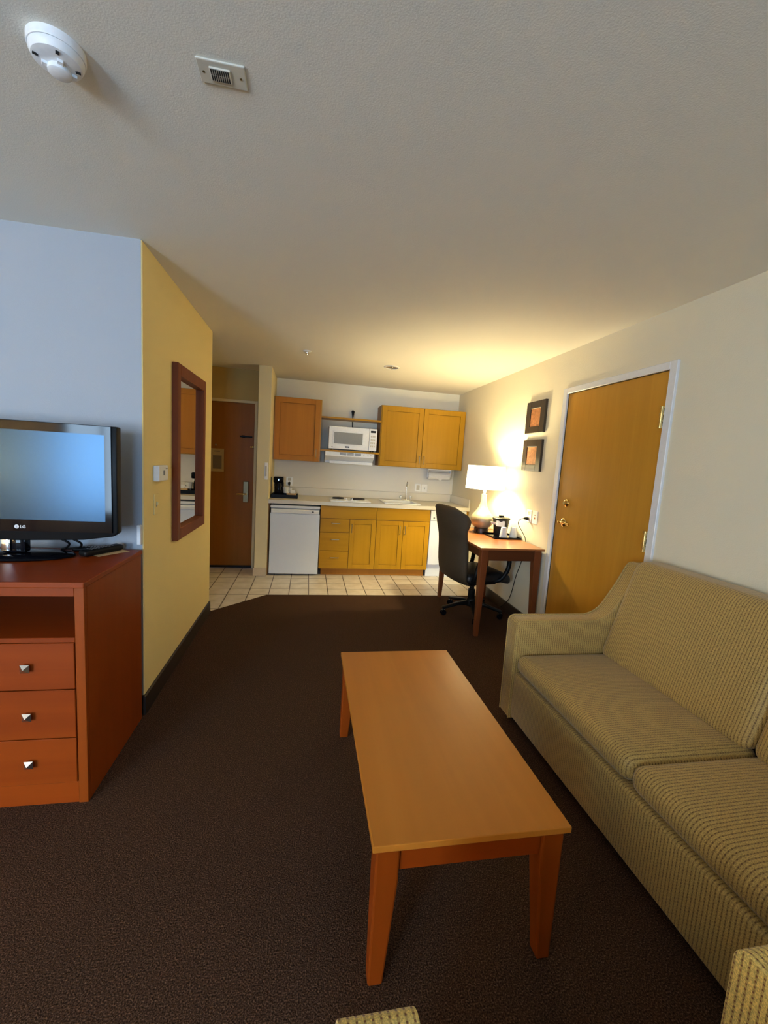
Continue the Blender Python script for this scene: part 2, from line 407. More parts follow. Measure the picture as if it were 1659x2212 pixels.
b = box(nb(), DX0+.004, DX1-.004, DY+.012, DY+.05, .0, .026); obj('door_sweep', b, DARK, d2)
b = nb(); box(b, -.82, -.675, DY-.035, DY-.015, 1.615, 1.632, .003, 1); box(b, -.80, -.76, DY-.03, DY+.02, 1.612, 1.636, .003, 1); obj('door_closer', b, BLK, d2)
b = box(nb(), -1.155, -1.005, DY+.012, DY+.02, 1.187, 1.462, .002, 1); nn = obj('notice_sign', b, NOTE, d2)
b = nb(); box(b, -1.13, -1.03, DY+.009, DY+.012, 1.22, 1.38); box(b, -1.12, -1.05, DY+.009, DY+.012, 1.425, 1.435); obj('printed_text', b, NOTEG, nn)
b = box(nb(), -.775, -.71, DY+.004, DY+.02, .825, 1.085, .006, 2); h = obj('lock_plate', b, BRONZE, d2)
b = nb(); tube(b, [(-.735, DY+.01, .93), (-.735, DY-.045, .93)], .012, 12); tube(b, smooth_path([(-.735, DY-.045, .93), (-.77, DY-.05, .932), (-.84, DY-.048, .93)]), .010, 10); obj('door_handle', b, BRASS, h, 40)
b = nb(); lathe(b, [(0, 0), (.011, 0), (.011, .01), (0, .012)], (0, 0, 0), 16, rotmat('X', 90)); b.transform(Matrix.Translation((-1.1, DY+.02, 1.505))); obj('peephole', b, BRONZE, d2, 40)
b = nb(); T = .032
for (x0, x1, z0, z1) in ((DX0-T, DX0, 0, 2.05), (DX1, DX1+T, 0, 2.05), (DX0, DX1, 2.018, 2.05)): box(b, x0, x1, DY-.014, DY+.1, z0, z1, .003, 1)
struct('trim_2', b, WALLE, 'painted frame around the entry door')
b = nb(); lathe(b, [(0, 0), (.008, 0), (.006, .02), (.014, .026), (.010, .034), (0, .038)], (0, 0, 0), 20, rotmat('X', 90)); b.transform(Matrix.Translation((-.672, DY+.012, 1.505)))
box(b, -.70, -.655, DY-.012, DY-.006, 1.497, 1.513, .002, 1)
tag(obj('swing_latch', b, BRASS, None, 40), 'small brass swing latch on the entry door frame', 'door latch')

# ------------------------------------------------------------------ camera
F_, YAW, PITCH, ROLL, H = 919.6, .1815, .1196, -.0626, 1.44
f = Vector((math.sin(YAW)*math.cos(PITCH), math.cos(YAW)*math.cos(PITCH), -math.sin(PITCH)))
r0 = Vector((math.cos(YAW), -math.sin(YAW), 0)); dn0 = f.cross(r0)
r = math.cos(ROLL)*r0+math.sin(ROLL)*dn0; dn = -math.sin(ROLL)*r0+math.cos(ROLL)*dn0
cam = bpy.data.cameras.new('camera'); co = bpy.data.objects.new('camera', cam); C.objects.link(co)
M = Matrix((( r.x, -dn.x, -f.x, 0), (r.y, -dn.y, -f.y, 0), (r.z, -dn.z, -f.z, H), (0, 0, 0, 1)))
co.matrix_world = M
cam.sensor_fit = 'HORIZONTAL'; cam.sensor_width = 36; cam.lens = F_/1659*36; cam.clip_start = .02
sc.camera = co

# ------------------------------------------------------------------ kitchenette
FY = 5.10; UF = 5.48
def pull_v(parent, x, z0, z1, y):
    b = tube(nb(), smooth_path([(x, y, z0), (x, y-.022, z0+.004), (x, y-.026, z0+.018), (x, y-.026, z1-.018), (x, y-.022, z1-.004), (x, y, z1)], 4), .0038, 8)
    obj('handle', b, NICK, parent, 40)
def pull_h(parent, z, x0, x1, y):
    b = tube(nb(), smooth_path([(x0, y, z), (x0+.004, y-.022, z), (x0+.018, y-.026, z), (x1-.018, y-.026, z), (x1-.004, y-.022, z), (x1, y, z)], 4), .0038, 8)
    obj('handle', b, NICK, parent, 40)
def shaker(name, parent, x0, x1, z0, z1, y, m, st=.055, label=None):
    """front face at y, 18 mm thick with recessed centre panel"""
    b = nb()
    box(b, x0, x0+st, y, y+.018, z0, z1, .0015, 1); box(b, x1-st, x1, y, y+.018, z0, z1, .0015, 1)
    box(b, x0+st, x1-st, y, y+.018, z0, z0+st, .0015, 1); box(b, x0+st, x1-st, y, y+.018, z1-st, z1, .0015, 1)
    box(b, x0+st+.002, x1-st-.002, y+.010, y+.016, z0+st+.002, z1-st-.002, .001, 1)
    return obj(name, b, m, parent, None, label=label)
# base cabinets
c = thing('base_cabinet', 'maple base cabinet with three drawers beside the small fridge', 'cabinet', (.51, 5.4, 0), 'base cabinets of the kitchenette')
obj('cabinet_body', box(nb(), .168, .8495, FY+.019, BY-.002, .095, .868), MAPSIDE, c)
obj('toe_kick', box(nb(), .20, .8495, FY+.075, BY-.002, 0, .094), MAPLED, c)
obj('top_panel', box(nb(), .170, .8475, FY, FY+.018, .716, .866, .0015, 1), MAPLEX, c)
for z0, z1 in ((.546, .710), (.318, .541), (.097, .313)):
    d = obj('drawer', box(nb(), .170, .521, FY, FY+.018, z0, z1, .0015, 1), MAPLEX, c)
    zc = (z0+z1)/2+.03; pull_h(d, zc, .305, .405, FY)
d = shaker('door', c, .526, .8475, .097, .710, FY, MAPLE); pull_v(d, .550, .545, .650, FY)
c = thing('base_cabinet', 'maple sink base cabinet with two paneled doors', 'cabinet', (1.19, 5.4, 0), 'base cabinets of the kitchenette')
obj('cabinet_body', box(nb(), .8505, 1.528, FY+.019, BY-.002, .095, .750), MAPSIDE, c)
obj('toe_kick', box(nb(), .8505, 1.51, FY+.075, BY-.002, 0, .094), MAPLED, c)
obj('top_panel', box(nb(), .8525, 1.526, FY, FY+.018, .716, .866, .0015, 1), MAPLEX, c)
d = shaker('door', c, .8525, 1.188, .097, .710, FY, MAPLE); pull_v(d, 1.150, .545, .650, FY)
d = shaker('door', c, 1.192, 1.526, .097, .710, FY, MAPLE); pull_v(d, 1.213, .545, .650, FY)
tag(obj('filler_panel', box(nb(), 2.003, 2.028, FY, BY-.002, .0, .868), MAPLE), 'narrow maple filler strip between dishwasher and right wall', 'cabinet panel')
tag(obj('filler_panel', box(nb(), -.438, -.428, FY+.01, BY-.002, 0, .868), MAPSIDE), 'narrow brown end panel left of the small fridge', 'cabinet panel')
# fridge
c = thing('mini_fridge', 'white under-counter fridge at the left end of the kitchenette', 'fridge', (-.12, 5.4, 0))
obj('fridge_body', box(nb(), -.414, .158, FY+.058, BY-.05, .012, .845, .006, 2), WHITE, c)
dd = obj('door', box(nb(), -.416, .160, FY-.005, FY+.05, .022, .755, .008, 3), WHITEB, c)
b = nb(); box(b, -.414, .158, FY-.004, FY+.05, .775, .803, .006, 2); box(b, -.40, .145, FY-.004, FY+.045, .756, .775)
obj('door_handle', prism(nb(), [(FY-.014, .757), (FY+.045, .757), (FY+.045, .806), (FY-.006, .806), (FY-.016, .79)], 'x', -.405, .150, .002, 1), WHITE, dd)
b.free()
obj('badge', box(nb(), .062, .088, FY-.0195, FY-.013, .778, .789, .001, 1), DARK, dd)
obj('top_cover', box(nb(), -.416, .160, FY+.0, FY+.058, .815, .848, .006, 2), WHITE, c)
for x in (-.36, .10):
    b = nb(); lathe(b, [(.016, 0), (.016, .014)], (x, FY+.09, 0), 16); obj('foot', b, BLK, c, 40)
# dishwasher
c = thing('dishwasher', 'narrow white dishwasher partly hidden behind the desk chair', 'dishwasher', (1.77, 5.4, 0))
obj('dishwasher_body', box(nb(), 1.536, 2.0, FY+.03, BY-.05, .17, .862), WHITE, c)
obj('door', box(nb(), 1.535, 2.001, FY-.004, FY+.029, .170, .733, .003, 2), WHITEB, c)
p = obj('control_panel', box(nb(), 1.535, 2.001, FY-.008, FY+.029, .738, .862, .004, 2), WHITE, c)
b = nb(); lathe(b, [(0, 0), (.011, 0), (.009, .012), (0, .013)], (0, 0, 0), 16, rotmat('X', 90)); b.transform(Matrix.Translation((1.578, FY-.008, .768))); obj('knob', b, GRILL, p, 40)
obj('indicator', box(nb(), 1.598, 1.64, FY-.010, FY-.0075, .832, .838), GRILL, p)
obj('kick_panel', box(nb(), 1.535, 2.001, FY+.06, FY+.08, 0, .166), WHITEB, c)
# worktop with sink cut-out
S = (.965, 1.395, 5.17, 5.60); K = (.28, .772, 5.13, 5.50)
b = nb(); zz = (.870, .914)
box(b, -.438, S[0], 5.07, 5.798, *zz); box(b, S[1], 2.028, 5.07, 5.798, *zz); box(b, S[0], S[1], 5.07, S[2], *zz); box(b, S[0], S[1], S[3], 5.798, *zz)
c = thing('worktop', 'cream laminate worktop running the width of the kitchenette', 'countertop', (.8, 5.4, .87))
obj('countertop', b, LAM, c)
obj('backsplash', box(nb(), -.438, 2.0, 5.780, 5.798, .915, 1.02, .002, 1), LAM, c)
obj('side_splash', box(nb(), 2.012, 2.028, 5.075, 5.798, .915, 1.02, .002, 1), LAM, c)
tag(obj('wall_panel', box(nb(), -.438, 1.985, 5.790, 5.799, 1.022, 1.369), LAMB), 'flat beige laminate panel on the wall above the worktop', 'backsplash panel')
# sink + tap
c = thing('kitchen_sink', 'white drop-in sink set in the worktop', 'sink', (1.18, 5.39, .914))
b = nb(); z = .914; r_ = .026
for (x0, x1, y0, y1) in ((S[0]-.015, S[0]+r_, S[2]-.015, S[3]+.03), (S[1]-r_, S[1]+.015, S[2]-.015, S[3]+.03), (S[0]+r_, S[1]-r_, S[2]-.015, S[2]+r_), (S[0]+r_, S[1]-r_, S[3]-.06, S[3]+.03)):
    box(b, x0, x1, y0, y1, z+.0005, z+.012, .004, 2)
obj('rim', b, WHITE, c, 40)
b = nb(); bx0, bx1, by0, by1, bz = S[0]+.02, S[1]-.02, S[2]+.02, S[3]-.055, .762
w = .006
box(b, bx0, bx0+w, by0, by1, bz, z+.004); box(b, bx1-w, bx1, by0, by1, bz, z+.004); box(b, bx0+w, bx1-w, by0, by0+w, bz, z+.004); box(b, bx0+w, bx1-w, by1-w, by1, bz, z+.004); box(b, bx0, bx1, by0, by1, bz-w, bz)
obj('basin', b, WHITE, c)
c = thing('faucet', 'tall chrome gooseneck faucet with clear knobs behind the sink', 'faucet', (1.30, 5.60, .926))
obj('base_plate', box(nb(), 1.215, 1.405, 5.575, 5.622, .9265, .938, .005, 2), CHROME, c, 40)
FX, FYY = 1.315, 5.598
b = nb(); tube(b, smooth_path([(FX, FYY, .936), (FX, FYY, 1.02), (FX, FYY, 1.13), (FX, FYY-.012, 1.168), (FX-.004, FYY-.045, 1.178), (FX-.008, FYY-.078, 1.162), (FX-.01, FYY-.09, 1.115)], 6), .0075, 12)
lathe(b, [(.018, .936), (.016, .955), (.009, .965)], (FX, FYY, 0), 20); obj('spout', b, CHROME, c, 50)
for x in (1.245, 1.378):
    b = nb(); lathe(b, [(.010, .938), (.010, .952), (.019, .956), (.022, .972), (.020, .986), (.008, .990)], (x, FYY, 0), 16)
    k = obj('knob', b, GLASSC, c, 50); b = nb(); lathe(b, [(.011, .990), (.012, .993), (0, .994)], (x, FYY, 0), 16); obj('knob_cap', b, CHROME, k, 50)
# cooktop
c = thing('cooktop', 'white two burner electric cooktop set in the worktop', 'cooktop', (.52, 5.3, .914))
obj('cooktop_plate', box(nb(), K[0], K[1], K[2], K[3], .9145, .928, .005, 2), WHITE, c, 40)
for (x, y, r_) in ((.385, 5.38, .078), (.630, 5.36, .098)):
    b = nb(); lathe(b, [(r_*1.12, .9285), (r_*1.12, .932), (r_*1.0, .934)], (x, y, 0), 40); bn = obj('burner', b, CHROME, c, 40)
    b = nb()
    sp = [(x+(.012+(r_-.014)*q/150)*math.cos(q*.22), y+(.012+(r_-.014)*q/150)*math.sin(q*.22), .942) for q in range(151)]
    tube(b, sp, .0045, 6); obj('coil', b, BURN, bn, 50)
for x in (.475, .548):
    b = nb(); lathe(b, [(.021, .9285), (.019, .936), (.007, .940), (.006, .956), (0, .957)], (x, 5.20+(x-.475)*.2, 0), 20); obj('knob', b, WHITE, c, 50)
# upper cabinets
def upper(x0, x1, z0, z1, splits, m, lab, handle):
    c = thing('wall_cabinet', lab, 'cabinet', ((x0+x1)/2, 5.64, z0), 'wall cabinets of the kitchenette')
    obj('cabinet_body', box(nb(), x0, x1, UF+.02, BY-.002, z0, z1), MAPSIDE, c)
    b = nb(); s = .018
    box(b, x0, x0+s, UF+.004, UF+.0195, z0, z1); box(b, x1-s, x1, UF+.004, UF+.0195, z0, z1); box(b, x0+s, x1-s, UF+.004, UF+.0195, z0, z0+s); box(b, x0+s, x1-s, UF+.004, UF+.0195, z1-s, z1)
    obj('face_frame', b, MAPLE, c)
    for (a, e), hx in zip(splits, handle):
        d = shaker('door', c, a, e, z0+.006, z1-.006, UF-.015, m, .062); pull_v(d, hx, z0+.055, z0+.155, UF-.015)
    return c
upper(-.438, .140, 1.372, 2.142, [(-.425, .124)], MAPLED, 'reddish single door wall cabinet at the left end of the kitchenette', [.088])
upper(.893, 2.026, 1.372, 2.145, [(.905, 1.452), (1.458, 2.012)], MAPLE, 'bright maple double door wall cabinet above the sink', [1.425, 1.488])
c = thing('shelf_unit', 'open maple shelf between the wall cabinets that holds the microwave', 'shelf', (.515, 5.64, 1.515))
for z0 in (1.516, 1.925):
    obj('shelf', box(nb(), .141, .892, UF+.0, BY-.060, z0, z0+.022, .001, 1), MAPLEX, c)
# microwave
c = thing('microwave', 'white microwave on the open shelf between the wall cabinets', 'microwave', (.54, 5.6, 1.538))
MY = UF-.02; MWV = c
obj('microwave_body', box(nb(), .240, .850, MY+.035, BY-.06, 1.553, 1.832, .005, 2), WHITE, c)
d = obj('door', box(nb(), .240, .748, MY, MY+.034, 1.553, 1.832, .006, 3), WHITE, c)
b = nb(); x0, x1, z0, z1 = .292, .678, 1.606, 1.773
for q in ((x0, x0+.012, z0, z1), (x1-.012, x1, z0, z1), (x0+.012, x1-.012, z0, z0+.012), (x0+.012, x1-.012, z1-.012, z1)): box(b, q[0], q[1], MY-.004, MY+.001, q[2], q[3], .002, 1)
obj('window_frame', b, WHITE, d)
obj('window', box(nb(), x0+.012, x1-.012, MY-.0015, MY+.001, z0+.012, z1-.012), GREY, d)
obj('badge', box(nb(), .447, .502, MY-.003, MY+.001, 1.573, 1.591, .003, 2), BLK, d)
obj('badge_text', box(nb(), .460, .489, MY-.004, MY-.0028, 1.580, 1.584), SILV, d)
b = nb(); lathe(b, [(0, 0), (.006, 0), (.006, .002), (0, .002)], (0, 0, 0), 14, rotmat('X', 90)); b.transform(Matrix.Translation((.285, MY, 1.578))); obj('round_badge', b, BLK, d)
p = obj('control_panel', box(nb(), .752, .850, MY, MY+.034, 1.553, 1.832, .005, 2), WHITE, c)
obj('display', box(nb(), .767, .832, MY-.002, MY+.001, 1.782, 1.808, .002, 1), BLK, p)
b = nb()
for i in range(4):
    for j in range(3): box(b, .770+.022*j, .784+.022*j, MY-.0015, MY+.001, 1.600+i*.042, 1.622+i*.042, .001, 1)
obj('button_pad', b, ALMOND, p)
for x in (.28, .81): 
    for y in (5.50, 5.70): obj('foot', lathe(nb(), [(.012, 1.5385), (.012, 1.553)], (x, y, 0), 12), BLK, c)
# hood
c = thing('range_hood', 'white vent hood under the microwave shelf', 'range hood', (.51, 5.6, 1.36))
HY = UF-.06
obj('hood_body', prism(nb(), [(HY, 1.462), (HY, 1.514), (BY-.002, 1.514), (BY-.002, 1.372), (HY+.13, 1.372), (HY+.13, 1.402)], 'x', .202, .822, .002, 1), WHITE, c)
obj('lower_lip', box(nb(), .262, .818, HY+.085, HY+.13, 1.368, 1.402, .003, 1), WHITE, c)
b = nb()
for k in range(3):
    x0 = .385+.094*k
    for q in range(4): box(b, x0, x0+.080, HY-.003, HY+.001, 1.478+q*.0085, 1.478+q*.0085+.0055)
obj('vent_grille', b, GRILL, c)
for x in (.685, .735): obj('switch', box(nb(), x, x+.012, HY-.005, HY+.001, 1.486, 1.494, .001, 1), ALMOND, c)
obj('badge', box(nb(), .77, .79, HY-.0015, HY+.001, 1.487, 1.493), GRILL, c)
# microwave plug and cord
c = thing('power_cord', 'black microwave cord plugged in above the open shelf', 'cord', (.56, 5.78, 1.85))
b = nb(); tube(b, [(.557, BY-.006, 2.062), (.557, BY-.03, 2.058), (.557, BY-.034, 2.03), (.557, BY-.03, 1.985)], [.019, .021, .015, .006], 12); cdp = b
b = nb(); tube(b, smooth_path([(.557, BY-.03, 1.985), (.557, BY-.018+.006, 1.93), (.561, BY-.012, 1.86), (.562, BY-.03, 1.80), (.57, BY-.052, 1.78)], 6), .0055, 8); obj('cable', b, BLK, c, 40); obj('plug', cdp, BLK, c, 40)
# plates
def outlet(name, lab, cat, x0, x1, z0, z1, y, kind, group=None, face='y', mat=PLATEW):
    """plate on a wall facing -y at y (or facing -x at x=y when face='x', then x0,x1 are y values; '+x' faces +x)"""
    yc = (x0+x1)/2; zc = (z0+z1)/2; w = x1-x0; hh = z1-z0
    def put(b):
        if face == 'y': b.transform(Matrix.Translation((yc, y, zc)))
        elif face == 'x': b.transform(Matrix.Rotation(-PI/2, 4, 'Z')); b.transform(Matrix.Translation((y, yc, zc)))
        else: b.transform(Matrix.Rotation(PI/2, 4, 'Z')); b.transform(Matrix.Translation((y, yc, zc)))
        return b
    loc = (yc, y, z0) if face == 'y' else (y, yc, z0)
    c = thing(name, lab, cat, loc, group)
    obj('plate', put(box(nb(), -w/2, w/2, -.006, -.0005, -hh/2, hh/2, .003, 2)), mat, c)
    if kind == 'outlet':
        for s in (-1, 1):
            k = obj('socket', put(box(nb(), -w*.22, w*.22, -.0085, -.004, s*hh*.24-hh*.15, s*hh*.24+hh*.15, .002, 1)), ALMOND, c)
            b = nb(); box(b, -w*.10, -w*.06, -.0092, -.0083, s*hh*.24-.002, s*hh*.24+.008); box(b, w*.06, w*.10, -.0092, -.0083, s*hh*.24-.002, s*hh*.24+.008); obj('slots', put(b), DARK, k)
    elif kind == 'toggle':
        obj('switch', put(box(nb(), -w*.06, w*.06, -.016, -.004, -.006, .012, .002, 1)), mat, c)
        b = nb(); box(b, -w*.08, w*.08, -.0068, -.005, -.014, .014); obj('slot', put(b), GRILL, c)
    elif kind == 'rocker':
        obj('switch', put(box(nb(), -w*.25, w*.25, -.009, -.004, -hh*.3, hh*.3, .002, 1)), ALMOND, c)
    elif kind == 'jack':
        b = nb(); box(b, -w*.07, w*.07, -.0075, -.004, hh*.14, hh*.20); box(b, -w*.09, w*.09, -.0085, -.004, -hh*.14, hh*.0); obj('jack', put(b), COPPER, c)
    return c
outlet('wall_switch', 'white rocker switch plate right of the faucet', 'switch', 1.478, 1.566, 1.043, 1.15, 5.7895, 'rocker')
outlet('wall_outlet', 'white plate with a dark toggle right of the rocker switch by the sink', 'outlet', 1.576, 1.660, 1.040, 1.148, 5.7895, 'toggle')
outlet('wall_outlet', 'white outlet on the backsplash behind the coffee tray', 'outlet', -.282, -.195, 1.035, 1.150, 5.7895, 'outlet')
outlet('wall_outlet', 'white outlet by the picture frames with the black lamp plug in it', 'outlet', 3.568, 3.652, .960, 1.075, WX, 'outlet', face='x')
outlet('wall_outlet', 'white jack plate next to the door, right of the plugged outlet', 'outlet', 3.462, 3.546, .958, 1.077, WX, 'jack', face='x')
outlet('wall_switch', 'worn yellow switch plate below the thermostat on the yellow wall', 'switch', 2.482, 2.552, 1.068, 1.182, LX, 'toggle', face='+x', mat=YEL)
outlet('wall_switch', 'white switch plate on the narrow wall end beside the fridge', 'switch', -.492, -.455, 1.14, 1.335, CY, 'rocker')
outlet('wall_outlet', 'dark plate on the alcove side wall behind the coffee maker', 'outlet', 5.33, 5.40, 1.03, 1.16, -.44, 'rocker', face='+x', mat=BRONZE)
# thermostat
c = thing('thermostat', 'white thermostat on the yellow wall left of the mirror', 'thermostat', (LX, 2.55, 1.25))
obj('thermostat_body', box(nb(), LX+.0005, LX+.032, 2.478, 2.630, 1.252, 1.338, .006, 3), PLATEW, c)
obj('display', box(nb(), LX+.031, LX+.0335, 2.545, 2.568, 1.283, 1.310, .001, 1), GRILL, c)
obj('slider', box(nb(), LX+.031, LX+.034, 2.585, 2.61, 1.318, 1.321), GRILL, c)
# paper towels
c = thing('paper_towel_holder', 'white bracket under the right wall cabinet', 'holder', (1.79, 5.68, 1.215))
b = nb(); box(b, 1.612, 1.945, 5.645, 5.745, 1.355, 1.3715, .003, 1); obj('bracket', b, WHITE, c)
for x in (1.612, 1.937): obj('arm', prism(nb(), [(5.65, 1.356), (5.74, 1.356), (5.715, 1.25), (5.675, 1.25)], 'x', x, x+.008, .002, 1), WHITE, c)
c = thing('paper_towel_roll', 'paper towel roll with a folded corner on the white bracket', 'paper towel', (1.78, 5.695, 1.22))
b = nb(); lathe(b, [(.016, 0), (.052, 0), (.053, .005), (.053, .303), (.052, .308), (.016, .308)], (0, 0, 0), 40, rotmat('Y', 90)); b.transform(Matrix.Translation((1.624, 5.695, 1.275))); obj('roll', b, PAPER, c, 40)
b = prism(nb(), [(1.635, 1.30), (1.925, 1.30), (1.79, 1.215)], 'y', 5.6385, 5.6405); obj('folded_sheet', b, PAPER, c)
# coffee tray
c = thing('serving_tray', 'black tray at the left end of the worktop', 'tray', (-.26, 5.40, .914))
def tray(c, x0, x1, y0, y1, z, hgt=.03, fl=.012, m=BLK):
    b = nb(); box(b, x0, x1, y0, y1, z+.0005, z+.006, .001, 1)
    for (p, q) in (((y0, y0+.006), 0), ((y1-.006, y1), 0)): box(b, x0, x1, p[0], p[1], z+.005, z+hgt, .0015, 1)
    box(b, x0, x0+.006, y0+.006, y1-.006, z+.005, z+hgt, .0015, 1); box(b, x1-.006, x1, y0+.006, y1-.006, z+.005, z+hgt, .0015, 1)
    return obj('tray', b, m, c)
tray(c, -.425, -.112, 5.26, 5.50, .914, .045)
c = thing('coffee_maker', 'black coffee maker tower on the black worktop tray', 'coffee maker', (-.36, 5.38, .921))
CMK = c
obj('housing', box(nb(), -.405, -.290, 5.42, 5.49, .922, 1.150, .012, 3), BLKG, c, 40)
obj('brew_head', box(nb(), -.407, -.288, 5.29, 5.495, 1.095, 1.168, .014, 3), BLKG, c, 40)
obj('drip_base', box(nb(), -.407, -.288, 5.29, 5.419, .9215, .945, .006, 2), BLK, c, 40)
b = nb(); lathe(b, [(.038, .946), (.047, .96), (.048, 1.04), (.036, 1.075), (.036, 1.09)], (-.348, 5.352, 0), 28); obj('carafe', b, BLKG, c, 50)
b = nb(); box(b, -.352, -.343, 5.284, 5.2905, 1.02, 1.06, .001, 1); 
obj('level_window', box(nb(), -.350, -.340, 5.285, 5.2895, 1.12, 1.145, .001, 1), SILV, c); b.free()
c = thing('condiment_box', 'small tan paper box with packets on the black worktop tray', 'box', (-.19, 5.40, .921))
b = nb(); box(b, -.245, -.130, 5.32, 5.40, .9215, .972, .002, 1); obj('box', b, TAN, c)
b = nb(); box(b, -.235, -.215, 5.34, 5.38, .972, .998, .002, 1); box(b, -.205, -.150, 5.345, 5.365, .972, .985, .001, 1); box(b, -.205, -.145, 5.372, 5.392, .972, 1.01, .001, 1); obj('packets', b, PAPER, c)
def cup_up(name, lab, x, y, z, r, h, grp=None):
    b = nb(); lathe(b, [(r*.72, z), (r*.78, z+.004), (r, z+h-.003), (r*1.06, z+h), (r*.97, z+h-.002), (r*.72, z+.008), (0, z+.008)], (x, y, 0), 24)
    return tag(obj(name, b, PAPER, None, 50), lab, 'cup', grp)
cup_up('paper_cup', 'white paper cup on the black tray right of the coffee maker', -.258, 5.345, .9735, .036, .075)
cup_up('paper_cup', 'tall white paper cup at the back of the black worktop tray', -.222, 5.445, .9215, .038, .115)
c = thing('power_cord', 'black coffee maker plug in the backsplash outlet', 'cord', (-.24, 5.77, 1.06))
b = nb(); tube(b, [(-.238, 5.780, 1.075), (-.238, 5.755, 1.072), (-.238, 5.750, 1.055), (-.238, 5.752, 1.03)], [.013, .015, .012, .005], 10); cdp = b
b = nb(); tube(b, smooth_path([(-.238, 5.752, 1.03), (-.24, 5.74, .98), (-.26, 5.70, .935), (-.30, 5.62, .922), (-.34, 5.53, .93), (-.345, 5.49, .95)], 6), .004, 8); obj('cable', b, BLK, c, 40); obj('plug', cdp, BLK, c, 40)
# ceiling items
c = thing('recessed_light', 'round unlit recessed light in the kitchen ceiling', 'ceiling light', (.815, 4.50, CH))
b = nb(); lathe(b, [(.083, CH-.0005), (.085, CH-.004), (.066, CH-.009), (.064, CH-.0015)], (.815, 4.50, 0), 40, caps=False); obj('trim_ring', b, TRIMW, c, 50)
b = nb(); lathe(b, [(.066, CH-.006), (.060, CH-.003), (.0, CH-.0015)], (.815, 4.50, 0), 40, caps=False); obj('reflector', b, NICK, c, 50)
b = nb(); box(b, .809, .821, 4.445, 4.555, CH-.011, CH-.003, .002, 1); obj('bulb_bracket', b, SILV, c)
c = thing('fire_sprinkler', 'small white sprinkler head on the ceiling in front of the kitchenette', 'sprinkler', (-.053, 4.195, CH))
b = nb(); lathe(b, [(.040, CH-.0005), (.040, CH-.004), (.030, CH-.010), (.012, CH-.012)], (-.053, 4.195, 0), 28); obj('escutcheon', b, TRIMW, c, 50)
b = nb(); lathe(b, [(.010, CH-.011), (.008, CH-.022), (.016, CH-.024), (.016, CH-.026), (.006, CH-.028), (.002, CH-.036)], (-.053, 4.195, 0), 16); obj('deflector', b, CHROME, c, 50)
c = thing('smoke_detector', 'round white smoke detector on the ceiling above the television', 'smoke detector', (-.656, 1.322, CH))
SX, SY = -.656, 1.322
b = nb(); lathe(b, [(.068, CH-.0005), (.068, CH-.018), (.066, CH-.022)], (SX, SY, 0), 48); obj('base', b, SMOKE, c, 40)
b = nb(); lathe(b, [(.064, CH-.0225), (.064, CH-.030), (.058, CH-.042), (.044, CH-.0465), (.020, CH-.047), (0, CH-.047)], (SX, SY, 0), 48); body = obj('cover', b, SMOKE, c, 40)
b = nb(); lathe(b, [(.026, CH-.047), (.028, CH-.050), (.028, CH-.060), (.022, CH-.064), (0, CH-.0645)], (SX, SY+.012, 0), 36); obj('sensor_cap', b, SMOKE, body, 40)
for k in range(4):
    q = nb(); box(q, .026, .040, -.007, .007, CH-.054, CH-.0465, .001, 1); q.transform(Matrix.Rotation(k*PI/2+.5, 4, 'Z')); q.transform(Matrix.Translation((SX, SY+.012, 0)))
    obj('rib', q, SMOKE, body)
for a in (-2.6, -1.1, .3):
    q = nb(); box(q, .042, .054, -.004, .004, CH-.0475, CH-.0455); q.transform(Matrix.Rotation(a, 4, 'Z')); q.transform(Matrix.Translation((SX, SY, 0)))
    obj('vent_slot', q, DARK, body)
c.location = (SX, SY, CH)
c.scale = (.90, .90, .90)
c = thing('ceiling_grille', 'small rectangular speaker plate with slots on the ceiling', 'ceiling grille', (-.26, 1.295, CH))
gx, gy = -.259, 1.295
obj('plate', box(nb(), gx-.060, gx+.060, gy-.037, gy+.037, CH-.006, CH-.0005, .003, 2), ALMOND, c)
b = nb(); box(b, gx-.030, gx+.022, gy-.020, gy+.020, CH-.010, CH-.0055, .001, 1); g = obj('grille', b, ALMOND, c)
b = nb()
for i in range(9):
    for s in (0, 1): box(b, gx-.027+i*.0052, gx-.0240+i*.0052, gy-.017+s*.018, gy-.001+s*.018, CH-.0106, CH-.0098)
obj('slots', b, DARK, g)
for s in (-.046, .046): obj('screw', lathe(nb(), [(.003, CH-.0075), (.003, CH-.0055)], (gx+s, gy, 0), 12), BRONZE, c)

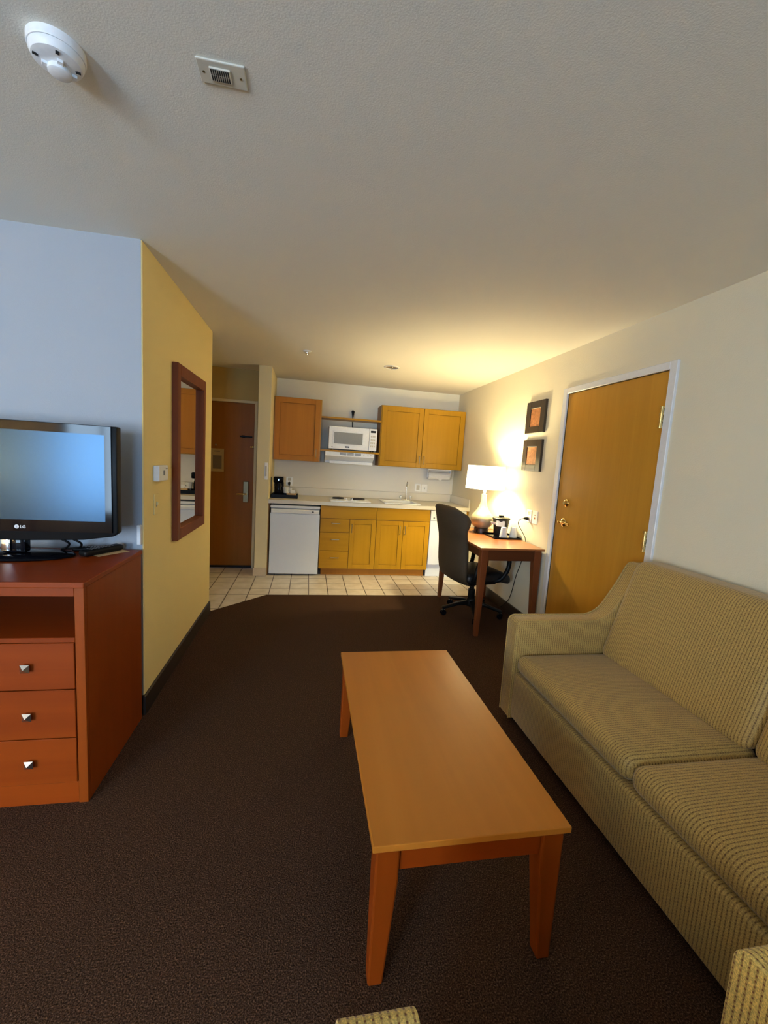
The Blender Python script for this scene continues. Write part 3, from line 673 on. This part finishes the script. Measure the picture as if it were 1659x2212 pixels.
# ------------------------------------------------------------------ mirror, pictures
c = thing('wall_mirror', 'tall mirror in a thick mahogany frame on the yellow wall', 'mirror', (LX, 3.15, .862))
m0, m1, mz0, mz1, md, mw = 2.800, 3.500, .862, 1.946, .036, .072
b = nb(); x0, x1 = LX+.0005, LX+md
ms = .056
box(b, x0, x1, m0, m0+ms, mz0, mz1, .002, 1); box(b, x0, x1, m1-ms, m1, mz0, mz1, .002, 1); box(b, x0, x1, m0+ms, m1-ms, mz0, mz0+mw, .002, 1); box(b, x0, x1, m0+ms, m1-ms, mz1-mw, mz1, .002, 1)
obj('frame', b, MIRF, c)
obj('mirror_glass', box(nb(), LX+.002, LX+.006, m0+ms+.001, m1-ms-.001, mz0+mw+.001, mz1-mw-.001), MIRG, c)
def picture(z0, z1, lab):
    c = thing('picture_frame', lab, 'picture', (WX, 3.65, z0), 'framed copper relief pictures')
    y0, y1, d = 3.490, 3.812, .024; a = .076
    b = nb(); X0, X1 = WX-d, WX-.0005
    box(b, X0, X1, y0, y0+a, z0, z1, .002, 1); box(b, X0, X1, y1-a, y1, z0, z1, .002, 1); box(b, X0, X1, y0+a, y1-a, z0, z0+.058, .002, 1); box(b, X0, X1, y0+a, y1-a, z1-.062, z1, .002, 1)
    obj('frame', b, FRM, c)
    obj('picture', box(nb(), WX-.018, WX-.004, y0+a+.001, y1-a-.001, z0+.059, z1-.063), COPPER, c)
    obj('silver_fillet', box(nb(), WX-.023, WX-.0185, y0+a+.001, y1-a-.001, z1-.0665, z1-.0625), SILV, c)
picture(1.775, 2.062, 'dark framed copper relief picture, upper of the two beside the door')
picture(1.430, 1.715, 'dark framed copper relief picture, lower one above the lamp side of the desk')

# ------------------------------------------------------------------ desk
DZT = .775; d0y, d1y, d0x = 3.262, 4.37, 1.432; d1x = 2.012
c = thing('desk', 'reddish wooden writing desk against the right wall', 'desk', (1.72, 3.8, 0))
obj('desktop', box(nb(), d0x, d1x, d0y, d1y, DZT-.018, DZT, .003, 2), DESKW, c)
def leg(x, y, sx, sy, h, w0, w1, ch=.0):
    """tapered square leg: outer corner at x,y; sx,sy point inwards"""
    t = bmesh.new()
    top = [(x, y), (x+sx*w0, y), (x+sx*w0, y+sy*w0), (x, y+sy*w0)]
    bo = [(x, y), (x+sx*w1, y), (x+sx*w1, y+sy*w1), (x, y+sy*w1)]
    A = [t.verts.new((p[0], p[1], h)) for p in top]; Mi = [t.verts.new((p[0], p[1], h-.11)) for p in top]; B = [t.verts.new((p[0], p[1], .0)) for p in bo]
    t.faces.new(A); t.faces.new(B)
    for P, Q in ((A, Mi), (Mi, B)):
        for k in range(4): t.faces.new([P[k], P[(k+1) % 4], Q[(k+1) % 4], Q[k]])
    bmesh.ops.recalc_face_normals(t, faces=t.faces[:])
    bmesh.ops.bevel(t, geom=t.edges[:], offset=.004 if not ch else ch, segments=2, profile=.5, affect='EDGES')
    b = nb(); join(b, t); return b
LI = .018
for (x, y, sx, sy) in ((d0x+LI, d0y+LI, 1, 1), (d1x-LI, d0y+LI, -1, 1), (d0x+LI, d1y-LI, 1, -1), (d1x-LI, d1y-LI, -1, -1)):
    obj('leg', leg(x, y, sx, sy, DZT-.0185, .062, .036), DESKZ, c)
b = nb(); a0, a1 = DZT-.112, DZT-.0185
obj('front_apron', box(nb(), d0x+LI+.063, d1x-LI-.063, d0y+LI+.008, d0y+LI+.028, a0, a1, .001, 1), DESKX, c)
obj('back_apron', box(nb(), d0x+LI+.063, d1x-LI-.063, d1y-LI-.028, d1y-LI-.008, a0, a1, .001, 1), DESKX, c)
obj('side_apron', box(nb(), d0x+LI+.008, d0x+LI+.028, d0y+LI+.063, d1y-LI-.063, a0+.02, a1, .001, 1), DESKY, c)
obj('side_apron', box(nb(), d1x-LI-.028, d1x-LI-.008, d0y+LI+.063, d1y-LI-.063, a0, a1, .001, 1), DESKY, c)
b.free()
# lamp
LAMP = (1.765, 4.06)
lx, ly = LAMP
c = thing('table_lamp', 'lit table lamp with champagne gourd base and white drum shade', 'lamp', (lx, ly, DZT))
obj('base', lathe(nb(), [(.070, DZT+.0005), (.074, DZT+.003), (.074, DZT+.046), (.070, DZT+.050)], (lx, ly, 0), 40), LBASE, c, 40)
obj('base_outlet', box(nb(), lx-.072, lx-.058, ly-.052, ly-.028, DZT+.012, DZT+.038, .002, 1), BLK, c)
prof = [(.058, .0505), (.085, .066), (.108, .096), (.117, .128), (.112, .158), (.094, .188), (.070, .218), (.050, .250), (.036, .285), (.028, .325), (.024, .365), (.026, .392)]
pr = [(p.x, p.y+DZT) for p in [Vector((v.x, v.y)) for v in smooth_path([(r_, z_, 0) for r_, z_ in prof], 4)]]
obj('lamp_body', lathe(nb(), pr, (lx, ly, 0), 48), LBODY, c, 60)
b = nb(); lathe(b, [(.012, DZT+.3925), (.012, DZT+.412), (.017, DZT+.414), (.017, DZT+.46), (.010, DZT+.465)], (lx, ly, 0), 20); obj('socket', b, SILV, c, 40)
SZ0, SZ1 = 1.222, 1.452
shade_m = emis('glowing_lamp_shade', (1.0, .86, .52), 2.7, (.8, .75, .62))
b = nb(); lathe(b, [(.193, SZ0), (.184, SZ1), (.181, SZ1), (.190, SZ0), (.193, SZ0)], (lx, ly, 0), 64, caps=False); obj('lamp_shade', b, shade_m, c, 40)
b = nb()
for k in range(3): tube(b, [(lx, ly, SZ1-.02), (lx+.182*math.cos(k*2.094+.4), ly+.182*math.sin(k*2.094+.4), SZ1-.012)], .002, 6)
tube(b, [(lx+.012, ly, DZT+.46), (lx+.045, ly, 1.34), (lx+.012, ly, SZ1-.02)], .002, 6); obj('harp', b, BRASS, c)
obj('cable', tube(nb(), smooth_path([(lx+.073, ly+.0, DZT+.03), (lx+.12, ly-.01, DZT+.032), (lx+.155, ly+.0, DZT+.018), (lx+.16, ly+.05, DZT+.004), (lx+.20, ly+.12, DZT+.0045), (WX-.008, ly+.15, DZT+.0045)], 6), .003, 8), BLK, c, 40)
c = thing('power_cord', 'black lamp cord plugged into the outlet above the desk', 'cord', (1.98, 3.6, DZT))
b = nb(); tube(b, [(WX-.009, 3.610, .992), (WX-.03, 3.612, .992), (WX-.05, 3.618, .992)], [.013, .014, .008], 10); obj('plug', b, BLK, c, 40)
b = nb(); tube(b, smooth_path([(WX-.05, 3.618, .992), (WX-.075, 3.64, .975), (WX-.075, 3.66, .93), (WX-.03, 3.64, .85), (WX-.011, 3.62, .795), (WX-.010, 3.62, .72), (WX-.010, 3.64, .60), (WX-.012, 3.72, .42), (WX-.014, 3.78, .22), (WX-.02, 3.83, .125), (WX-.03, 3.95, .02)], 8), .0032, 8); obj('cable', b, BLK, c, 40)
# desk tray set
c = thing('serving_tray', 'black tray on the desk under the ice bucket', 'tray', (1.89, 3.8, DZT))
tray(c, 1.748, 2.018, 3.690, 3.985, DZT, .016, m=BLKG)
bx, by = 1.895, 3.895
c = thing('ice_bucket', 'black ice bucket with lid and folded white card on the desk tray', 'ice bucket', (bx, by, DZT+.0065))
z = DZT+.0068
obj('bucket', lathe(nb(), [(.058, z), (.061, z+.004), (.079, z+.150), (.080, z+.158)], (bx, by, 0), 40), BLKL, c, 40)
obj('lid', lathe(nb(), [(.084, z+.1585), (.086, z+.162), (.086, z+.170), (.078, z+.176), (.040, z+.179), (0, z+.180)], (bx, by, 0), 40), BLK, c, 40)
obj('lid_knob', box(nb(), bx-.026, bx+.026, by-.011, by+.011, z+.180, z+.196, .004, 2), BLKG, c, 40)
q = nb(); box(q, -.040, .040, -.0006, .0006, 0, .055); q.transform(rotmat('X', -8)); q.transform(rotmat('Z', -28)); q.transform(Matrix.Translation((bx-.040, by-.073, z+.095)))
cc = obj('folded_card', q, PAPER, c)
q = nb(); box(q, -.030, .030, -.0006, .0006, 0, .035); q.transform(rotmat('X', 40)); q.transform(rotmat('Z', -60)); q.transform(Matrix.Translation((bx-.085, by-.030, z+.108))); obj('card_flap', q, PAPER, cc)
def cup_down(x, y, lab):
    z = DZT+.0068
    b = nb(); lathe(b, [(.036, z), (.0375, z+.003), (.0365, z+.006), (.025, z+.098), (.022, z+.100), (0, z+.099), (0, z+.095), (.022, z+.096), (.034, z+.004)], (x, y, 0), 32)
    c = tag(obj('plastic_cup', b, CUP, None, 50), lab, 'cup', 'upside down plastic cups on the desk tray'); return c
cup_down(1.862, 3.755, 'upside down frosted plastic cup in front of the ice bucket')
cup_down(1.975, 3.780, 'upside down frosted plastic cup nearest the wall outlet on the desk tray')

# ------------------------------------------------------------------ office chair (built facing +x around the origin, then turned)
c = thing('office_chair', 'black swivel office chair with tall mesh back at the desk', 'office chair', (0, 0, 0))
def loft(sections, n=28):
    t = bmesh.new(); rings = []
    for s in sections: rings.append([t.verts.new(p) for p in s])
    for a, b_ in zip(rings, rings[1:]):
        m = len(a)
        for k in range(m): t.faces.new([a[k], a[(k+1) % m], b_[(k+1) % m], b_[k]])
    t.faces.new(rings[0][::-1]); t.faces.new(rings[-1]); bmesh.ops.recalc_face_normals(t, faces=t.faces[:])
    b = nb(); join(b, t); return b
def back_section(z, xc, hw, th, wrap, n=36):
    out = []
    for k in range(n):
        a = 2*PI*k/n; cy = math.copysign(abs(math.sin(a))**.75, math.sin(a)); cx = math.copysign(abs(math.cos(a))**.8, math.cos(a))
        y = hw*cy; out.append(Vector((xc+th*cx+wrap*(y/max(hw, .01))**2*1.0, y, z)))
    return out
secs = [(.325, -.07, .15, .020, .0), (.335, -.13, .185, .030, .0), (.355, -.19, .205, .035, .01), (.395, -.245, .225, .040, .02), (.45, -.275, .235, .042, .04), (.53, -.295, .240, .044, .055), (.62, -.300, .238, .050, .06), (.70, -.300, .236, .052, .055), (.78, -.310, .238, .044, .05), (.82, -.318, .240, .044, .05), (.86, -.330, .244, .046, .055), (.90, -.340, .250, .056, .08), (.95, -.352, .252, .062, .10), (1.00, -.368, .238, .058, .09), (1.04, -.382, .205, .044, .045), (1.065, -.392, .155, .032, .03), (1.075, -.397, .09, .018, .01)]
obj('backrest', loft([back_section(*s) for s in secs]), BLKM, c, 60)
b = nb(); soft(b, -.22, .27, -.245, .245, .375, .465, puff=(0, 0, .018), r=.04)
for v in b.verts:
    if v.co.x > .12: v.co.z -= (v.co.x-.12)**2*1.6
obj('seat', b, BLKL, c, 60)
obj('seat_pan', box(nb(), -.16, .16, -.16, .16, .335, .374, .012, 2), BLK, c)
for s in (-1, 1):
    P = smooth_path([(-.16, s*.20, .39), (-.17, s*.275, .44), (-.15, s*.285, .55), (-.10, s*.285, .628), (.0, s*.285, .645), (.13, s*.285, .640), (.185, s*.285, .60), (.175, s*.28, .50), (.13, s*.25, .41), (.08, s*.20, .385)], 5)
    a = obj('armrest', tube(nb(), P, .021, 12), BLK, c, 60)
    obj('arm_pad', box(nb(), -.10, .175, s*.285-.028, s*.285+.028, .640, .662, .009, 3), BLK, a, 50)
b = nb(); lathe(b, [(.030, .16), (.034, .165), (.034, .25), (.022, .252), (.022, .30), (.014, .302), (.014, .335)], (0, 0, 0), 24); obj('gas_column', b, BLK, c, 40)
b = nb(); lathe(b, [(.045, .085), (.050, .095), (.045, .15), (.033, .165)], (0, 0, 0), 24); obj('hub', b, BLK, c, 40)
for k in range(5):
    a = k*2*PI/5+.52
    b = nb(); q = prism(nb(), [(.03, .095), (.03, .145), (.14, .125), (.295, .085), (.305, .070), (.29, .062), (.14, .095)], 'y', -.019, .019, .005, 2); q.transform(Matrix.Rotation(a, 4, 'Z')); join(b, q)
    lg = obj('base_leg', b, BLK, c, 40)
    b = nb()
    for s in (-1, 1):
        q = nb(); lathe(q, [(.010, -.009), (.024, -.008), (.027, -.004), (.027, .004), (.024, .008), (.010, .009)], (0, 0, 0), 24, rotmat('X', 90)); q.transform(Matrix.Translation((.285, s*.014, .028))); q.transform(Matrix.Rotation(a, 4, 'Z')); join(b, q)
    q = nb(); tube(q, [(.285, 0, .028), (.285, 0, .07)], .006, 8); box(q, .262, .308, -.008, .008, .03, .055, .004, 1); q.transform(Matrix.Rotation(a, 4, 'Z')); join(b, q)
    obj('caster', b, BLKG, lg, 40)
b = nb(); tube(b, [(-.02, .16, .352), (-.04, .27, .35)], .006, 8); box(b, -.055, -.03, .26, .30, .343, .356, .003, 1); obj('height_lever', b, BLK, c)
c.location = (1.62, 3.82, 0); c.rotation_euler = (0, 0, math.radians(12))

# ------------------------------------------------------------------ coffee table
c = thing('coffee_table', 'long low wooden coffee table in front of the sofa', 'coffee table', (.49, 1.535, 0))
cx0, cx1, cy0, cy1, cz = .205, .777, .972, 2.100, .444
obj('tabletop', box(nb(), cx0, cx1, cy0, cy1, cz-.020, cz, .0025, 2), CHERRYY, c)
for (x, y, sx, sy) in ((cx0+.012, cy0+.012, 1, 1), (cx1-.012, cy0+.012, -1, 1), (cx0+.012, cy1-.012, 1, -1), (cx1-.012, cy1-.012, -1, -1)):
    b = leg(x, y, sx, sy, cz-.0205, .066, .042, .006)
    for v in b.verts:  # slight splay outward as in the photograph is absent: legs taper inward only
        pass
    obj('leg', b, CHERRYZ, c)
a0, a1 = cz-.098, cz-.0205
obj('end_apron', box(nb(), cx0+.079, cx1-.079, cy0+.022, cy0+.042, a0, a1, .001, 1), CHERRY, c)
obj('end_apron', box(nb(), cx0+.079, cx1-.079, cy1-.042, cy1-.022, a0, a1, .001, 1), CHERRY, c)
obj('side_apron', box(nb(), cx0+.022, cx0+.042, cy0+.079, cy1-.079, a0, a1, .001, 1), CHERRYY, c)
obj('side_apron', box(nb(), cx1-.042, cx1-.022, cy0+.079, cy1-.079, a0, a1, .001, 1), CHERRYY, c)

# ------------------------------------------------------------------ sofa (faces -x) and armchair (same range, faces +y)
def arm_profile(x0, xb, zt, zb):
    """side outline of the arm: low level front, sweeping up to the back"""
    pts = [(x0, .035), (x0, zt-.035)]
    for k in range(1, 6): a = PI/2*k/6; pts.append((x0+.035-.035*math.cos(a), zt-.035+.035*math.sin(a)))
    pts.append((x0+.035, zt))
    cur = smooth_path([(x0+.16, zt, 0), (x0+.42, zt, 0), (x0+.50, zt+.006, 0), (x0+.57, zt+.045, 0), (x0+.63, zt+.13, 0), (x0+.68, zt+.215, 0), (x0+.735, zb-.006, 0), (x0+.80, zb, 0)], 4)
    pts += [(p.x, p.y) for p in cur]
    pts += [(xb, zb), (xb, .035)]
    return pts
def seat_unit(c, x0, xb, y0, y1, n, zt, zb, aw, fab, seat_z=.435, pipe=True, bev=.014):
    """arms occupy aw at both ends in y; x0 front, xb rear"""
    for s, (ya, yb) in enumerate(((y0, y0+aw), (y1-aw, y1))):
        b = prism(nb(), arm_profile(x0, xb, zt, zb), 'y', ya, yb, bev, 4)
        a = obj('arm', b, fab, c, 50, uv=True)
        for yy in ((ya+.006, yb-.006) if pipe else ()):
            pts = [(x, yy, z) for x, z in arm_profile(x0-.001, xb, zt+.001, zb+.001)[:-1]]
            pts = [Vector(p) for p in pts]
            obj('piping', tube(nb(), pts, .0045, 8), fab, a, 60, uv=True)
    obj('front_rail', box(nb(), x0+.004, x0+.09, y0+aw+.001, y1-aw-.001, .05, .315, .016, 3), fab, c, 50, uv=True)
    obj('frame', box(nb(), x0+.091, xb-.02, y0+aw+.001, y1-aw-.001, .06, .30), fab, c, None, uv=True)
    ln = (y1-y0-2*aw)/n
    for k in range(n):
        ya = y0+aw+k*ln+.002; yb = ya+ln-.004
        b = nb(); soft(b, x0+.004, xb-.24, ya, yb, .318, seat_z-.012, puff=(0, 0, .014), r=.045, n=22); obj('seat_cushion', b, fab, c, 60, uv=True)
    for k in range(n):
        ya = y0+aw+k*ln+.002; yb = ya+ln-.004
        b = nb(); soft(b, 0, .17, ya, yb, 0, zb-.36, puff=(.012, 0, .0), r=.05, n=22)
        # lean back
        for v in b.verts:
            v.co.x += xb-.335+v.co.z*.30; v.co.z += .405
        obj('back_cushion', b, fab, c, 60, uv=True)
    b = prism(nb(), [(xb-.09, .30), (xb-.02, zb-.03), (xb, zb-.03), (xb, .05), (xb-.09, .05)], 'y', y0+aw+.001, y1-aw-.001); obj('back_frame', b, fab, c, None, uv=True)
    for x in (x0+.06, xb-.06):
        for y in (y0+.06, y1-.06): obj('foot', lathe(nb(), [(.022, 0), (.028, .048)], (x, y, 0), 16), BLK, c, 40)
c = thing('sofa', 'two seat sofa in olive beige woven fabric along the right wall', 'sofa', (1.6, 1.25, 0))
seat_unit(c, 1.175, 2.015, .26, 2.205, 2, .605, .925, .115, FAB)
c = thing('armchair', 'woven fabric armchair at the bottom edge, only its arm fronts in view', 'armchair', (0, 0, 0))
seat_unit(c, -.43, .41, -.43, .43, 1, .605, .86, .125, FABN, .42, False, .026)
c.location = (.505, .125, 0); c.rotation_euler = (0, 0, math.radians(-90))

# ------------------------------------------------------------------ dresser
c = thing('dresser', 'reddish cherry dresser with open shelf and drawers under the television', 'dresser', (-1.25, 2.03, 0))
x0, x1, y0, y1 = -1.690, -.818, 1.735, 2.300
obj('top', box(nb(), x0-.008, x1+.006, y0-.012, y1, .892, .915, .004, 2), CHERRY, c)
b = nb(); sw = .034
obj('side_panel', box(nb(), x1-.020, x1, y0+.022, y1, 0, .891, .001, 1), CHERRYZ, c); obj('side_panel', box(nb(), x0, x0+.020, y0+.022, y1, 0, .891, .001, 1), CHERRYZ, c)
obj('front_stile', box(nb(), x1-sw, x1, y0, y0+.021, 0, .891, .0015, 1), CHERRYZ, c); obj('front_stile', box(nb(), x0, x0+sw, y0, y0+.021, 0, .891, .0015, 1), CHERRYZ, c)
obj('front_rail', box(nb(), x0+sw, x1-sw, y0, y0+.021, .857, .891, .0015, 1), CHERRY, c)
obj('shelf_rail', box(nb(), x0+sw, x1-sw, y0-.001, y1-.02, .676, .695, .0015, 1), CHERRY, c)
bk = obj('back_panel', box(nb(), x0+.02, x1-.02, y1-.012, y1, .0, .891), CHERRYZ, c)
b.free()
obj('cable_hole', lathe(nb(), [(.030, 0), (.030, .003)], (0, 0, 0), 28, Matrix.Translation((-1.07, y1-.012, .80)) @ rotmat('X', 90)), DARK, bk)
obj('base_rail', box(nb(), x0+sw, x1-sw, y0+.004, y0+.03, .0, .091, .0015, 1), CHERRY, c)
for z0, z1 in ((.488, .674), (.286, .484), (.094, .282)):
    d = obj('drawer', box(nb(), x0+sw+.003, x1-sw-.003, y0-.003, y0+.018, z0, z1, .002, 1), CHERRY, c)
    for kx in (-1.016, -1.492):
        zc = (z0+z1)/2
        b = nb(); t = bmesh.new(); s = .016; yb = y0-.019
        v = [t.verts.new((kx+sx*s, yb, zc+sz*s)) for sx, sz in ((-1, -1), (1, -1), (1, 1), (-1, 1))]; ap = t.verts.new((kx, yb-.012, zc))
        t.faces.new(v)
        for k in range(4): t.faces.new([v[k], v[(k+1) % 4], ap])
        bmesh.ops.recalc_face_normals(t, faces=t.faces[:]); join(b, t)
        box(b, kx-.007, kx+.007, yb, y0-.003, zc-.007, zc+.007)
        obj('knob', b, NICK, d)
obj('drawer_case', box(nb(), x0+.021, x1-.021, y0+.031, y1-.013, .03, .675), CHERRYZ, c)

# ------------------------------------------------------------------ television
c = thing('television', 'black flat screen television on a swivel stand on the dresser', 'television', (0, 0, 0))
# built around x=0,y=0 facing -y, then placed; overall 0.80 x 0.50
hw = .410; zb, zt = 1.018-.915, 1.514-.915
ov = [(-hw, zb+.02), (-hw, zt), (hw, zt), (hw, zb+.02), (hw-.02, zb+.004), (hw-.14, zb-.014), (0, zb-.022), (-hw+.14, zb-.014), (-hw+.02, zb+.004)]
obj('housing', prism(nb(), ov, 'y', .008, .055, .006, 2), BLK, c, 40)
obj('rear_cover', box(nb(), -.30, .30, .055, .095, zb+.03, zt-.06, .02, 3), BLK, c, 40)
sx, sz0, sz1 = .362, zb+.072, zt-.040
b = nb(); o = .022
ow, oz0, oz1 = hw-o, zb+.022, zt-.003
for (p, q, r1, s1) in ((-ow, -sx, oz0, oz1), (sx, ow, oz0, oz1), (-sx, sx, oz0, sz0), (-sx, sx, sz1, oz1)): box(b, p, q, 0, .0078, r1, s1)
obj('bezel', b, BLKG, c)
obj('screen', box(nb(), -sx-.001, sx+.001, .0045, .0076, sz0-.001, sz1+.001), SCREEN, c)
def text(name, body, size, parent, m, loc, ext=.0006):
    cu = bpy.data.curves.new(name, 'FONT'); cu.body = body; cu.size = size; cu.extrude = ext; cu.offset = size*.02; cu.align_x = 'LEFT'
    to = bpy.data.objects.new('tmptext', cu); C.objects.link(to); bpy.context.view_layer.update()
    me = bpy.data.meshes.new_from_object(to.evaluated_get(bpy.context.evaluated_depsgraph_get()))
    bpy.data.objects.remove(to)
    me.transform(Matrix.Translation(loc) @ rotmat('X', 90)); me.name = name
    ob = bpy.data.objects.new(name, me); C.objects.link(ob); ob.parent = parent; me.materials.clear(); me.materials.append(m); return ob
LOGO = plain('logo_silver', (.45, .46, .48), .4, .2)
text('logo_lettering', 'LG', .0175, c, LOGO, (.030, -.0008, zb+.0355))
b = nb(); lathe(b, [(0, 0), (.0085, 0), (.0085, .0008), (0, .0008)], (0, 0, 0), 28, rotmat('X', 90)); b.transform(Matrix.Translation((.017, 0, zb+.0415))); lg = obj('round_emblem', b, LOGO, c)
b = nb(); box(b, .0160, .0175, -.0014, -.0007, zb+.038, zb+.0455); box(b, .0175, .0205, -.0014, -.0007, zb+.038, zb+.0393); obj('emblem_mark', b, GRILL, lg)
b = nb(); box(b, -.060, .030, .028, .075, .022, zb-.006, .008, 2); obj('stand_neck', b, BLKG, c, 40)
obj('chrome_strip', box(nb(), -.058, -.022, .018, .0275, .030, zb-.016, .004, 2), CHROME, c, 40)
b = nb(); lathe(b, [(1, .0015), (1.02, .005), (.97, .012), (.35, .020), (.0, .021)], (0, 0, 0), 56); b.transform(Matrix.Diagonal((.215, .110, 1, 1))); b.transform(Matrix.Translation((-.01, .06, 0))); obj('stand_base', b, BLKG, c, 60)
b = nb()
for k in range(2):
    tube(b, smooth_path([(.10+.05*k, .10, .12), (.12+.05*k, .11, .08), (.16+.05*k, .12, .05), (.13+.05*k, .16, .02), (.1, .18, .008)], 5), .005, 8)
obj('cable', b, BLK, c, 50)
c.location = (-1.245, 2.062, .9155); c.rotation_euler = (0, 0, math.radians(1.5))
# remotes and card
def remote(lab, x, y, z, rot, L, w, th=.02):
    c = thing('remote_control', lab, 'remote control', (0, 0, 0), 'remote controls on the dresser')
    b = nb(); soft(b, -L/2, L/2, -w/2, w/2, 0, th, r=th*.45, n=10); obj('remote_body', b, BLK, c, 60)
    b = nb()
    for i in range(7):
        for j in range(3): box(b, -L*.32+i*L*.09, -L*.32+i*L*.09+.008, -w*.3+j*w*.25, -w*.3+j*w*.25+.007, th-.0005, th+.0015, .001, 1)
    obj('button', b, GRILL, c)
    c.location = (x, y, z); c.rotation_euler = (0, 0, rot); return c
tag(obj('paper_card', (lambda q: (q.transform(rotmat('Z', 55)), q.transform(Matrix.Translation((-.925, 2.215, .9158))), q)[2])(box(nb(), -.075, .075, -.035, .035, 0, .001)), TAN), 'tan paper card lying under the remote on the dresser corner', 'card')
remote('thick black remote resting on the tan card', -.957, 2.205, .9172, math.radians(62), .20, .052, .03)
remote('shiny slim black remote lying just behind the thick remote', -1.035, 2.262, .916, math.radians(15), .14, .036, .018)
# raceway / outlet box by the corner
tag(obj('cable_box', box(nb(), -.845, -.826, TY-.022, TY-.0005, .935, 1.038, .003, 1), TRIMW), 'small white cable box on the wall beside the dresser corner', 'cable box')

# bedside lamp in the sleeping area (seen as the warm glow reflected in the television) on its table
c = thing('bedside_table', 'small wooden bedside table below the window of the sleeping area', 'table', (-3.6, -2.2, 0))
obj('tabletop', box(nb(), -3.85, -3.35, -2.45, -1.98, .60, .62, .003, 1), CHERRY, c)
for x in (-3.83, -3.41):
    for y in (-2.43, -2.04): obj('leg', box(nb(), x, x+.04, y, y+.04, 0, .599, .003, 1), CHERRYZ, c)
c = thing('bedside_lamp', 'lit lamp on the bedside table, a warm glow in the television screen', 'lamp', (-3.6, -2.2, .62))
obj('lamp_base', lathe(nb(), [(.09, .6205), (.09, .64), (.05, .66), (.09, .74), (.05, .86), (.012, .90), (.012, 1.02)], (-3.6, -2.2, 0), 32), LBODY, c, 50)
obj('lamp_shade', lathe(nb(), [(.20, .98), (.17, 1.24), (.167, 1.24), (.197, .98), (.20, .98)], (-3.6, -2.2, 0), 40, caps=False), emis('glowing_bedside_shade', (1.0, .70, .34), 16, (.8, .75, .62)), c, 40)


# ------------------------------------------------------------------ light
def area(name, loc, rot, sx, sy, col, e):
    l = bpy.data.lights.new(name, 'AREA'); l.shape = 'RECTANGLE'; l.size = sx; l.size_y = sy; l.color = col; l.energy = e
    o = bpy.data.objects.new(name, l); C.objects.link(o); o.location = loc; o.rotation_euler = rot; return o
for i, (w, e) in enumerate(((W1, 30), (W2, 92))):
    area('window_daylight_%d' % (i+1), ((w[0]+w[1])/2, BK-.14, (w[2]+w[3])/2), (PI/2, 0, 0), w[1]-w[0], w[3]-w[2], [(.33, .60, 1.0), (.52, .75, 1.0)][i], e)
wd = bpy.data.worlds.new('world'); sc.world = wd; wd.use_nodes = True
wd.node_tree.nodes['Background'].inputs[0].default_value = (.45, .62, 1, 1); wd.node_tree.nodes['Background'].inputs[1].default_value = 1.0
pl = bpy.data.lights.new('lamp_bulb', 'POINT'); pl.color = (1, .86, .50); pl.energy = 21; pl.shadow_soft_size = .035
po = bpy.data.objects.new('lamp_bulb', pl); C.objects.link(po); po.location = (LAMP[0], LAMP[1], 1.335)
bl = bpy.data.lights.new('bedside_bulb', 'POINT'); bl.color = (1, .70, .38); bl.energy = 42; bl.shadow_soft_size = .04
bo = bpy.data.objects.new('bedside_bulb', bl); C.objects.link(bo); bo.location = (-3.6, -2.2, 1.12)
sc.view_settings.view_transform = 'Standard'; sc.view_settings.look = 'None'; sc.view_settings.gamma = 1; sc.view_settings.use_curve_mapping = False
sc.view_settings.exposure = 1.28
sc.cycles.max_bounces = 8; sc.cycles.diffuse_bounces = 5; sc.cycles.sample_clamp_indirect = 8
